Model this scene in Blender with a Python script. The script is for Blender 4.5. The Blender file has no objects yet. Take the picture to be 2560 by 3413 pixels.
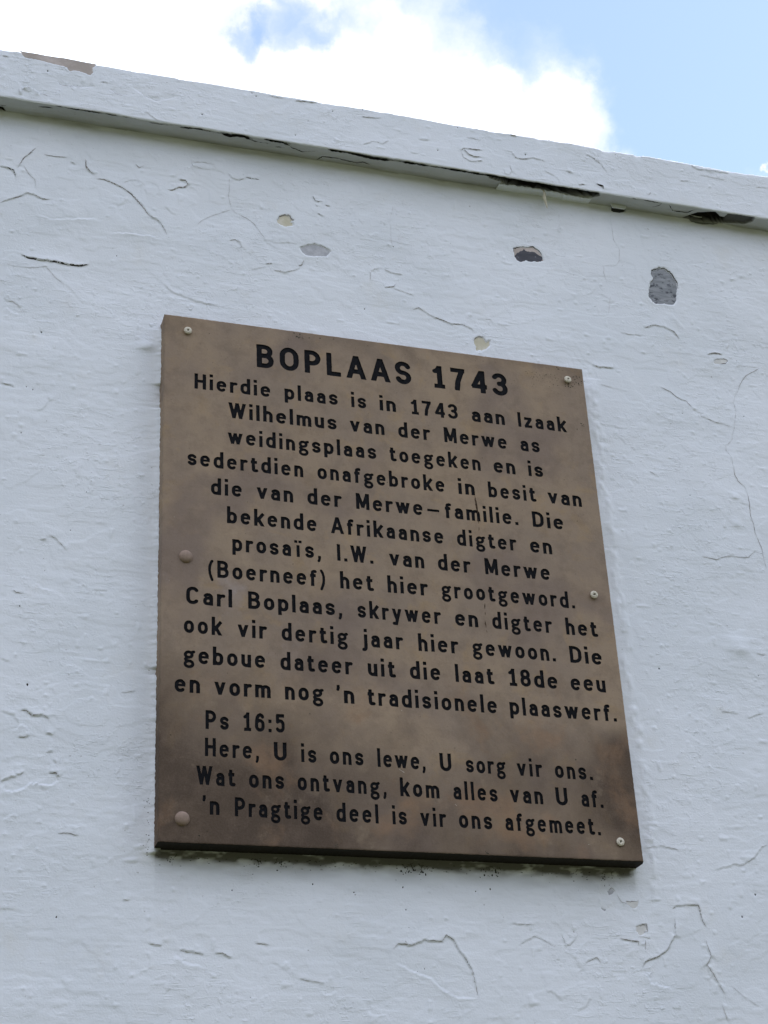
import bpy, math, random
import numpy as np
from mathutils import Vector, Matrix
from mathutils.geometry import delaunay_2d_cdt

# ------------------------------------------------------------------ camera, sky, sun, exposure
SC = bpy.context.scene
COL = SC.collection
Z0 = 2.16                     # height of the plaque's lower edge above the ground
cam_d = bpy.data.cameras.new('camera')
cam = bpy.data.objects.new('camera', cam_d); COL.objects.link(cam)
cam_d.sensor_fit = 'VERTICAL'; cam_d.sensor_height = 36.0; cam_d.sensor_width = 27.0
cam_d.lens = 58.842; cam_d.clip_start = 0.02; cam_d.clip_end = 3000
Rw = ((0.95306828, -0.29857213, -0.05015515), (0.09693784, 0.45788290, -0.88371166), (0.28681686, 0.83737562, 0.46533661))
m = Matrix(((Rw[0][0], -Rw[1][0], -Rw[2][0]), (Rw[0][1], -Rw[1][1], -Rw[2][1]), (Rw[0][2], -Rw[1][2], -Rw[2][2])))
cam.matrix_world = Matrix.Translation((-0.332459, -1.817061, Z0 - 0.559289)) @ m.to_4x4()
SC.camera = cam
SC.render.resolution_x = 768; SC.render.resolution_y = 1024
SC.view_settings.view_transform = 'Standard'; SC.view_settings.look = 'None'
SC.view_settings.gamma = 1.0; SC.view_settings.use_curve_mapping = False
SC.view_settings.exposure = 1.27

SUN_EL, SUN_AZ = math.radians(40), math.radians(80)      # azimuth measured from +Y towards +X: behind the wall, to the right
world = bpy.data.worlds.new('World'); SC.world = world; world.use_nodes = True
wn, wl = world.node_tree.nodes, world.node_tree.links
wn.clear()
def wnode(t, **k):
    n = wn.new(t)
    for a, b in k.items(): setattr(n, a, b)
    return n
def wmath(op, a, b=None, clamp=False):
    n = wnode('ShaderNodeMath', operation=op, use_clamp=clamp)
    for i, v in enumerate((a, b)):
        if v is None: continue
        if isinstance(v, (int, float)): n.inputs[i].default_value = v
        else: wl.new(v, n.inputs[i])
    return n.outputs[0]
def wmap(v, a, b, c, d, kind='SMOOTHSTEP'):
    n = wnode('ShaderNodeMapRange', interpolation_type=kind)
    wl.new(v, n.inputs[0])
    for i, x in enumerate((a, b, c, d)): n.inputs[i + 1].default_value = x
    return n.outputs[0]
def wdot(vec, d):
    n = wnode('ShaderNodeVectorMath', operation='DOT_PRODUCT'); wl.new(vec, n.inputs[0]); n.inputs[1].default_value = d
    return n.outputs['Value']
out = wnode('ShaderNodeOutputWorld'); bg = wnode('ShaderNodeBackground'); bg.inputs[1].default_value = 0.12
wl.new(bg.outputs[0], out.inputs[0])
sky = wnode('ShaderNodeTexSky', sky_type='NISHITA', sun_disc=False, sun_elevation=SUN_EL, sun_rotation=SUN_AZ,
            altitude=700, air_density=1.0, dust_density=0.5, ozone_density=1.0)
tc = wnode('ShaderNodeTexCoord'); D = tc.outputs['Generated']
def wnoise(scale, detail, rough, off=(0, 0, 0)):
    mp = wnode('ShaderNodeMapping'); wl.new(D, mp.inputs[0]); mp.inputs['Location'].default_value = off
    n = wnode('ShaderNodeTexNoise'); wl.new(mp.outputs[0], n.inputs['Vector'])
    n.inputs['Scale'].default_value = scale; n.inputs['Detail'].default_value = detail; n.inputs['Roughness'].default_value = rough
    return n.outputs['Fac']
# cloud bank: its edge runs along a great circle, broken by billows; elsewhere scattered cloud
e0, e1 = Vector((0.222, 0.672, 0.706)).normalized(), Vector((0.385, 0.676, 0.628)).normalized()
wp = wnode('ShaderNodeTexNoise'); wl.new(D, wp.inputs['Vector']); wp.inputs['Scale'].default_value = 12.0; wp.inputs['Detail'].default_value = 8; wp.inputs['Roughness'].default_value = 0.6
ws_ = wnode('ShaderNodeVectorMath', operation='SUBTRACT'); wl.new(wp.outputs['Color'], ws_.inputs[0]); ws_.inputs[1].default_value = (0.5, 0.5, 0.5)
wm_ = wnode('ShaderNodeVectorMath', operation='SCALE'); wl.new(ws_.outputs[0], wm_.inputs[0]); wm_.inputs['Scale'].default_value = 0.12
wa_ = wnode('ShaderNodeVectorMath', operation='ADD'); wl.new(D, wa_.inputs[0]); wl.new(wm_.outputs[0], wa_.inputs[1])
wz_ = wnode('ShaderNodeVectorMath', operation='NORMALIZE'); wl.new(wa_.outputs[0], wz_.inputs[0]); D = wz_.outputs[0]
nrm = e0.cross(e1).normalized()
if nrm.dot(Vector((0.444, 0.587, 0.676))) < 0: nrm = -nrm
g = wdot(D, tuple(nrm))
near = wmap(wdot(D, tuple(Vector((0.25, 0.68, 0.69)).normalized())), 0.80, 0.96, 0.0, 1.0)
bank = wmath('ADD', wmath('MULTIPLY', wmap(g, -0.13, 0.11, 0.24, -0.24, 'LINEAR'), near), -0.01)
n1 = wmath('SUBTRACT', wnoise(7.0, 8, 0.56, (3.1, 1.7, 0.4)), 0.5)
n2 = wmath('SUBTRACT', wnoise(2.2, 3, 0.5, (0.3, 5.2, 2.2)), 0.5)
dens = wmath('ADD', bank, wmath('ADD', wmath('MULTIPLY', n1, 0.30), wmath('MULTIPLY', wmath('MULTIPLY', n2, 0.9), wmath('SUBTRACT', 1.0, wmath('MULTIPLY', near, 0.85)))))
def puff(d, r, amp):
    v = Vector(d).normalized()
    return wmap(wdot(D, tuple(v)), math.cos(r), 1.0, 0.0, amp)
for d, r, a in (((0.158, 0.706, 0.690), 0.034, -0.13), ((0.168, 0.704, 0.690), 0.016, -0.05), ((0.195, 0.688, 0.699), 0.034, -0.13), ((0.236, 0.686, 0.688), 0.03, -0.09), ((0.225, 0.70, 0.677), 0.012, -0.05), ((0.06, 0.72, 0.69), 0.10, 0.12),
                ((0.370, 0.655, 0.659), 0.055, 0.10), ((0.310, 0.690, 0.655), 0.030, 0.05), ((0.25, 0.69, 0.68), 0.035, 0.05),
                ((0.350, 0.675, 0.648), 0.03, 0.03), ((0.468, 0.648, 0.600), 0.011, 0.22), ((0.43, 0.61, 0.665), 0.11, -0.16), ((0.34, 0.64, 0.69), 0.06, -0.06)):
    dens = wmath('ADD', dens, puff(d, r, a))
mask = wmap(dens, -0.16, 0.10, 0.0, 1.0)
mixc = wnode('ShaderNodeMix', data_type='RGBA'); wl.new(mask, mixc.inputs['Factor'])
# thin high haze makes the blue paler
hz = wnode('ShaderNodeMix', data_type='RGBA'); hz.inputs['Factor'].default_value = 0.38
wl.new(sky.outputs[0], hz.inputs['A']); hz.inputs['B'].default_value = (2.5, 3.1, 4.9, 1)
ccol = wnode('ShaderNodeMix', data_type='RGBA'); wl.new(wmap(dens, -0.02, 0.12, 0.0, 1.0), ccol.inputs['Factor'])
ccol.inputs['A'].default_value = (6.0, 5.6, 6.3, 1); ccol.inputs['B'].default_value = (8.7, 9.75, 11.2, 1)
wl.new(hz.outputs['Result'], mixc.inputs['A']); wl.new(ccol.outputs['Result'], mixc.inputs['B'])
wl.new(mixc.outputs['Result'], bg.inputs[0])

sun_d = bpy.data.lights.new('sun', 'SUN'); sun_d.energy = 3.0; sun_d.angle = math.radians(0.53); sun_d.color = (1.0, 0.95, 0.87)
sun = bpy.data.objects.new('sun', sun_d); COL.objects.link(sun)
sd = Vector((math.sin(SUN_AZ) * math.cos(SUN_EL), math.cos(SUN_AZ) * math.cos(SUN_EL), math.sin(SUN_EL)))
sun.rotation_euler = sd.to_track_quat('Z', 'Y').to_euler(); sun.location = sd * 20

# ------------------------------------------------------------------ helpers
random.seed(7); RNG = np.random.default_rng(11)
WALL_Y = 0.028
def vnoise(X, Z, sx, sz, seed):
    """smooth lattice noise in -1..1; sx, sz = feature size in the units of X and Z"""
    r = np.random.default_rng(seed); T = r.uniform(-1, 1, (256, 256))
    u = X / sx + 1000.37; v = Z / sz + 1000.71
    i = np.floor(u).astype(int); j = np.floor(v).astype(int); a = u - i; b = v - j
    a = a * a * a * (a * (a * 6 - 15) + 10); b = b * b * b * (b * (b * 6 - 15) + 10)
    g_ = lambda p, q: T[p & 255, q & 255]
    return (g_(i, j) * (1 - a) + g_(i + 1, j) * a) * (1 - b) + (g_(i, j + 1) * (1 - a) + g_(i + 1, j + 1) * a) * b
def fbm(X, Z, sx, sz, seed, octs=3, gain=0.5):
    s = 0; a = 1; t = 0
    for k in range(octs):
        s = s + a * vnoise(X, Z, sx / 2 ** k, sz / 2 ** k, seed + 17 * k); t += a; a *= gain
    return s / t
def seg_dist(X, Z, pts):
    """distance to a polyline, and height above its nearest point measured along the upward normal"""
    best = np.full(X.shape, 1e9); side = np.zeros(X.shape); tt = np.zeros(X.shape)
    L = [0.0]
    for a, b in zip(pts[:-1], pts[1:]): L.append(L[-1] + math.hypot(b[0] - a[0], b[1] - a[1]))
    tot = max(L[-1], 1e-6)
    for k, (a, b) in enumerate(zip(pts[:-1], pts[1:])):
        dx, dz = b[0] - a[0], b[1] - a[1]; l2 = dx * dx + dz * dz + 1e-9
        t = np.clip(((X - a[0]) * dx + (Z - a[1]) * dz) / l2, 0, 1)
        ex, ez = X - a[0] - t * dx, Z - a[1] - t * dz; d = np.sqrt(ex * ex + ez * ez)
        nx, nz = -dz, dx
        if nz + 0.2 * nx < 0: nx, nz = -nx, -nz
        s = np.sign(ex * nx + ez * nz); w = d < best
        best = np.where(w, d, best); side = np.where(w, s, side); tt = np.where(w, (L[k] + t * (L[k + 1] - L[k])) / tot, tt)
    return best, side, tt
def poly_sd(X, Z, poly):
    """signed distance to a closed polygon, negative inside"""
    d, _, _ = seg_dist(X, Z, list(poly) + [poly[0]]); ins = np.zeros(X.shape, bool)
    n = len(poly)
    for k in range(n):
        x1, z1 = poly[k]; x2, z2 = poly[(k + 1) % n]
        c = ((z1 > Z) != (z2 > Z)) & (X < (x2 - x1) * (Z - z1) / ((z2 - z1) or 1e-9) + x1)
        ins ^= c
    return np.where(ins, -d, d)
def rough_poly(poly, step=1.6, amp=0.5, seed=0, closed=True):
    r = random.Random(seed); o = []; n = len(poly)
    for k in range(n if closed else n - 1):
        a = poly[k]; b = poly[(k + 1) % n]; l = math.hypot(b[0] - a[0], b[1] - a[1]); c = max(1, int(l / step))
        for i in range(c):
            t = i / c; j = amp if (i or closed) else 0
            o.append((a[0] + (b[0] - a[0]) * t + r.uniform(-j, j), a[1] + (b[1] - a[1]) * t + r.uniform(-j, j)))
    if not closed: o.append(poly[-1])
    return o
def set_props(o, **k):
    for a, b in k.items(): o[a] = b
def empty(name, loc, label, category, **k):
    o = bpy.data.objects.new(name, None); COL.objects.link(o); o.location = loc; o.empty_display_size = 0.1
    o['label'] = label; o['category'] = category; set_props(o, **k); return o
def mk(name, V, F, mat, parent=None, smooth=False, offset=(0, 0, 0), **k):
    """one mesh object; V in world space (metres) relative to offset"""
    me = bpy.data.meshes.new(name)
    me.from_pydata([tuple(v) for v in V], [], F); me.update()
    if smooth: me.polygons.foreach_set('use_smooth', [True] * len(me.polygons))
    me.materials.append(mat)
    o = bpy.data.objects.new(name, me); COL.objects.link(o)
    if parent: o.parent = parent
    o.location = Vector(offset) - (parent.location if parent and parent.type == 'EMPTY' else Vector((0, 0, 0)))
    set_props(o, **k); return o
def grid_mesh(name, P, mat, parent, keep=None, attrs=None, flip=False):
    """P: (rows, cols, 3) array; quads between neighbours"""
    r, c, _ = P.shape; idx = np.arange(r * c).reshape(r, c)
    q = np.stack([idx[:-1, :-1], idx[:-1, 1:], idx[1:, 1:], idx[1:, :-1]], -1)
    if flip: q = q[..., ::-1]
    q = q.reshape(-1, 4)
    if keep is not None: q = q[keep.reshape(-1)]
    me = bpy.data.meshes.new(name); n = len(q)
    me.vertices.add(r * c); me.vertices.foreach_set('co', (P - np.array(parent.location)).astype(np.float32).ravel())
    me.loops.add(n * 4); me.loops.foreach_set('vertex_index', q.ravel().astype(np.int32))
    me.polygons.add(n); me.polygons.foreach_set('loop_start', np.arange(0, n * 4, 4, dtype=np.int32))
    me.polygons.foreach_set('use_smooth', np.ones(n, bool))
    me.update(calc_edges=True)
    for an, av in (attrs or {}).items():
        a = me.attributes.new(an, 'FLOAT', 'POINT'); a.data.foreach_set('value', av.astype(np.float32).ravel())
    me.materials.append(mat)
    o = bpy.data.objects.new(name, me); COL.objects.link(o); o.parent = parent
    return o

# ------------------------------------------------------------------ materials
class NT:
    def __init__(s, name):
        s.m = bpy.data.materials.new(name); s.m.use_nodes = True; s.t = s.m.node_tree; s.t.nodes.clear()
        s.out = s.n('ShaderNodeOutputMaterial'); s.b = s.n('ShaderNodeBsdfPrincipled'); s.l(s.b.outputs[0], s.out.inputs[0])
        s.tc = s.n('ShaderNodeTexCoord').outputs['Object']
    def n(s, t, **k):
        x = s.t.nodes.new(t)
        for a, b in k.items(): setattr(x, a, b)
        return x
    def l(s, a, b): s.t.links.new(a, b)
    def noise(s, sc, detail=4, rough=0.55, dist=0.0, off=(0, 0, 0), rot=(0, 0, 0)):
        mp = s.n('ShaderNodeMapping'); s.l(s.tc, mp.inputs[0]); mp.inputs['Location'].default_value = off; mp.inputs['Rotation'].default_value = rot
        if isinstance(sc, tuple): mp.inputs['Scale'].default_value = sc; q = 1.0
        else: q = sc
        x = s.n('ShaderNodeTexNoise'); s.l(mp.outputs[0], x.inputs['Vector']); x.inputs['Scale'].default_value = q
        x.inputs['Detail'].default_value = detail; x.inputs['Roughness'].default_value = rough; x.inputs['Distortion'].default_value = dist
        return x.outputs['Fac']
    def mr(s, v, a, b, c=0.0, d=1.0, kind='SMOOTHSTEP'):
        x = s.n('ShaderNodeMapRange', interpolation_type=kind); s.l(v, x.inputs[0])
        for i, y in enumerate((a, b, c, d)): x.inputs[i + 1].default_value = y
        return x.outputs[0]
    def ma(s, op, a, b, clamp=False):
        x = s.n('ShaderNodeMath', operation=op, use_clamp=clamp)
        for i, v in enumerate((a, b)):
            if isinstance(v, (int, float)): x.inputs[i].default_value = v
            else: s.l(v, x.inputs[i])
        return x.outputs[0]
    def mix(s, f, a, b, mode='MIX'):
        x = s.n('ShaderNodeMix', data_type='RGBA', blend_type=mode)
        for k, v in (('Factor', f), ('A', a), ('B', b)):
            if isinstance(v, (int, float)): x.inputs[k].default_value = v
            elif isinstance(v, tuple): x.inputs[k].default_value = (*v, 1) if len(v) == 3 else v
            else: s.l(v, x.inputs[k])
        return x.outputs['Result']
    def col(s, c):
        if isinstance(c, tuple): s.b.inputs['Base Color'].default_value = (*c, 1)
        else: s.l(c, s.b.inputs['Base Color'])
    def rough(s, v):
        if isinstance(v, float): s.b.inputs['Roughness'].default_value = v
        else: s.l(v, s.b.inputs['Roughness'])
    def bump(s, h, dist, strength=1.0):
        x = s.n('ShaderNodeBump'); x.inputs['Distance'].default_value = dist; x.inputs['Strength'].default_value = strength
        s.l(h, x.inputs['Height'])
        if getattr(s, 'last', None): s.l(s.last, x.inputs['Normal'])
        s.last = x.outputs[0]
        if s.b.inputs['Normal'].links: s.t.links.remove(s.b.inputs['Normal'].links[0])
        s.l(s.last, s.b.inputs['Normal'])
    def attr(s, name):
        x = s.n('ShaderNodeAttribute'); x.attribute_name = name; return x.outputs['Fac']

def make_whitewash():
    t = NT('whitewash')
    c = t.mix(t.mr(t.noise(3.5, 5, 0.6), 0.40, 0.66), (0.765, 0.800, 0.825), (0.715, 0.755, 0.780))
    c = t.mix(t.mr(t.noise(11.0, 5, 0.65, off=(3, 1, 2)), 0.56, 0.80, 0, 0.6), c, (0.70, 0.71, 0.68))
    c = t.mix(t.mr(t.noise((14, 14, 90), 4, 0.6, rot=(0, math.radians(2), 0)), 0.60, 0.82, 0, 0.35), c, (0.68, 0.69, 0.68))
    c = t.mix(t.mr(t.noise(170.0, 2, 0.5, off=(5, 0, 1)), 0.735, 0.79, 0, 0.7), c, (0.35, 0.35, 0.34))      # pinholes filled with dirt
    c = t.mix(t.attr('dirt_shade'), c, (0.105, 0.10, 0.085))
    dark = t.mix(t.mr(t.noise(90.0, 4, 0.7), 0.45, 0.8), (0.012, 0.011, 0.010), (0.05, 0.046, 0.040))
    c = t.mix(t.attr('bare'), c, dark)
    t.col(c); t.rough(0.78)
    t.b.inputs['Specular IOR Level'].default_value = 0.25
    zone = t.mr(t.noise(6.0, 3, 0.5, off=(7, 7, 1)), 0.42, 0.62, 0.15, 1.0)
    t.bump(t.ma('MULTIPLY', zone, t.mr(t.noise((26, 26, 170), 5, 0.62, rot=(0, math.radians(3), 0)), 0.56, 0.63)), 0.0003, 0.8)
    t.bump(t.noise((20, 20, 260), 4, 0.6, rot=(0, math.radians(3), 0)), 0.00024, 0.8)
    t.bump(t.ma('MULTIPLY', zone, t.mr(t.noise(85.0, 5, 0.62, off=(1, 2, 3)), 0.52, 0.74)), 0.0008, 0.8)
    t.bump(t.noise(420.0, 3, 0.6), 0.0004, 0.8)
    return t.m
def make_stone():
    t = NT('sandstone')
    c = t.mix(t.mr(t.noise(9.0, 6, 0.6), 0.36, 0.64), (0.318, 0.240, 0.163), (0.262, 0.203, 0.150))
    c = t.mix(t.mr(t.noise(22.0, 5, 0.65, dist=0.4, off=(4, 2, 7)), 0.52, 0.70, 0, 0.7), c, (0.33, 0.235, 0.135))
    c = t.mix(t.mr(t.noise(7.0, 4, 0.55, dist=0.2, off=(9, 3, 1)), 0.50, 0.66, 0, 0.7), c, (0.198, 0.152, 0.124))
    sep = t.n('ShaderNodeSeparateXYZ'); t.l(t.tc, sep.inputs[0]); X, Z = sep.outputs['X'], sep.outputs['Z']
    # rising damp stain along the foot, deepest at the lower left corner, and a stain at the lower right edge
    low = t.mr(Z, 0.27, 0.0, 0, 1, 'LINEAR'); left = t.mr(X, 0.24, 0.0, 0, 1, 'LINEAR')
    rgt = t.ma('MULTIPLY', t.mr(X, 0.50, 0.62), t.ma('MULTIPLY', t.mr(Z, 0.20, 0.13), t.mr(Z, -0.02, 0.10)))
    damp = t.ma('ADD', t.ma('MULTIPLY', low, 0.72), t.ma('MULTIPLY', t.ma('MULTIPLY', left, low), 1.15))
    damp = t.ma('ADD', damp, t.ma('MULTIPLY', rgt, 0.95))
    damp = t.ma('ADD', damp, t.ma('MULTIPLY', t.ma('SUBTRACT', t.noise(8.0, 6, 0.62, dist=0.25, off=(2, 6, 2)), 0.5), 1.65))
    top = t.ma('MULTIPLY', t.mr(Z, 0.655, 0.725), 0.4)
    damp = t.ma('ADD', damp, top)
    c = t.mix(t.mr(damp, 0.16, 0.98, 0, 0.88, 'LINEAR'), c, (0.062, 0.043, 0.031))
    # ochre patches low on the face
    oc = t.ma('MULTIPLY', t.mr(t.noise(11.0, 5, 0.6, dist=0.3, off=(8, 1, 5)), 0.52, 0.68), t.mr(Z, 0.28, 0.17, 0, 0.55))
    c = t.mix(oc, c, (0.27, 0.165, 0.095))
    # pale lime bloom, left of the middle
    bl = t.ma('MULTIPLY', t.mr(t.noise(16.0, 5, 0.65, off=(1, 8, 3)), 0.52, 0.72), t.ma('MULTIPLY', t.mr(X, 0.22, 0.08), t.ma('MULTIPLY', t.mr(Z, 0.20, 0.27), t.mr(Z, 0.37, 0.31))))
    c = t.mix(t.ma('MULTIPLY', bl, 0.75), c, (0.36, 0.31, 0.29))
    c = t.mix(t.mr(t.noise(38.0, 6, 0.7, off=(6, 6, 6)), 0.42, 0.68, 0, 0.42), c, (0.165, 0.122, 0.088))
    c = t.mix(t.mr(t.noise(26.0, 6, 0.7, off=(2, 9, 6)), 0.55, 0.75, 0, 0.30), c, (0.40, 0.31, 0.215))
    sp = t.mr(t.noise(260.0, 2, 0.5), 0.66, 0.76, 0, 0.45)
    c = t.mix(sp, c, (0.12, 0.09, 0.075))
    c = t.mix(t.mr(t.noise(480.0, 2, 0.6, off=(3, 3, 3)), 0.3, 0.7, 0, 0.05), c, (0.45, 0.38, 0.32))
    # shade of the underside painted in: downward faces go near black
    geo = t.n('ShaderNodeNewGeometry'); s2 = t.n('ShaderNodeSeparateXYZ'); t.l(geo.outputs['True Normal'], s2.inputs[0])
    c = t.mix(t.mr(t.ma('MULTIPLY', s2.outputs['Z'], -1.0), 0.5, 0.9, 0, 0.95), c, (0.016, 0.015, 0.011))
    t.col(c); t.rough(0.85); t.b.inputs['Specular IOR Level'].default_value = 0.1
    t.bump(t.noise(300.0, 4, 0.65), 0.0004, 0.8); t.bump(t.noise(60.0, 4, 0.6), 0.0006, 0.7)
    return t.m
def make_plain(name, c1, c2, scale, rough=0.7, bump=0.0, metal=0.0, lo=0.4, hi=0.65, bscale=None):
    t = NT(name); t.b.inputs['Specular IOR Level'].default_value = 0.10; t.col(t.mix(t.mr(t.noise(scale, 5, 0.65), lo, hi), c1, c2)); t.rough(rough); t.b.inputs['Metallic'].default_value = metal
    if bump: t.bump(t.noise(bscale or scale * 2, 4, 0.6), bump, 0.8)
    return t.m
M_WALL = make_whitewash(); M_STONE = make_stone()
M_INK = make_plain('black_letter_paint', (0.006, 0.0065, 0.008), (0.014, 0.0145, 0.017), 260.0, 0.8, 0.0004, lo=0.45, hi=0.75)
M_CRACK_SHADE = [make_plain('crack_dirt_shade', (0.025, 0.022, 0.020), (0.10, 0.085, 0.08), 200.0, 0.9),
           make_plain('crack_dirt_shade_brown', (0.27, 0.25, 0.245), (0.46, 0.44, 0.43), 200.0, 0.9),
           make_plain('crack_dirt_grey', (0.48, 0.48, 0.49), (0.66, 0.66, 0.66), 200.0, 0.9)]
M_GAP = make_plain('open_gap', (0.006, 0.006, 0.005), (0.02, 0.019, 0.016), 150.0, 0.95)
M_CREAM = make_plain('old_cream_coat', (0.56, 0.53, 0.40), (0.66, 0.63, 0.53), 60.0, 0.75, 0.0006)
M_GREYCOAT = make_plain('old_grey_coat', (0.40, 0.41, 0.43), (0.52, 0.53, 0.55), 70.0, 0.75, 0.0006)
M_PINK = make_plain('old_buff_coat', (0.42, 0.37, 0.33), (0.56, 0.50, 0.46), 30.0, 0.8, 0.0006)
M_PALE = make_plain('old_pale_coat', (0.60, 0.60, 0.57), (0.70, 0.70, 0.67), 60.0, 0.75, 0.0005)
def make_slate(name, a, b, dark, amt):
    t = NT(name); c = t.mix(t.mr(t.noise((40, 40, 220), 4, 0.6), 0.35, 0.7), a, b)
    c = t.mix(t.mr(t.noise((95, 95, 150), 6, 0.72, off=(1, 1, 1)), *amt), c, dark); t.col(c); t.rough(0.7)
    t.bump(t.noise((60, 60, 300), 4, 0.6), 0.0006, 0.8); return t.m
M_SLATE = make_slate('bared_grey_render', (0.19, 0.205, 0.215), (0.30, 0.315, 0.325), (0.035, 0.04, 0.05), (0.535, 0.60, 0, 0.92))
M_TAR = make_slate('bared_tar_coat', (0.035, 0.037, 0.047), (0.065, 0.067, 0.08), (0.30, 0.30, 0.33), (0.60, 0.66, 0, 0.6))
M_SCREW = make_plain('dull_painted_zinc', (0.60, 0.56, 0.45), (0.42, 0.39, 0.30), 500.0, 0.5, 0.0001, 0.1, 0.45, 0.8)
M_CAP = make_plain('stone_coloured_filler', (0.30, 0.225, 0.175), (0.25, 0.19, 0.15), 150.0, 0.75, 0.0004)
M_SOOT = make_plain('soot_and_moss', (0.02, 0.022, 0.016), (0.07, 0.07, 0.055), 300.0, 0.95)
M_GROUND = make_plain('dry_grass_yard', (0.055, 0.062, 0.03), (0.10, 0.095, 0.055), 0.7, 0.95, 0.02, bscale=30.0)

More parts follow.
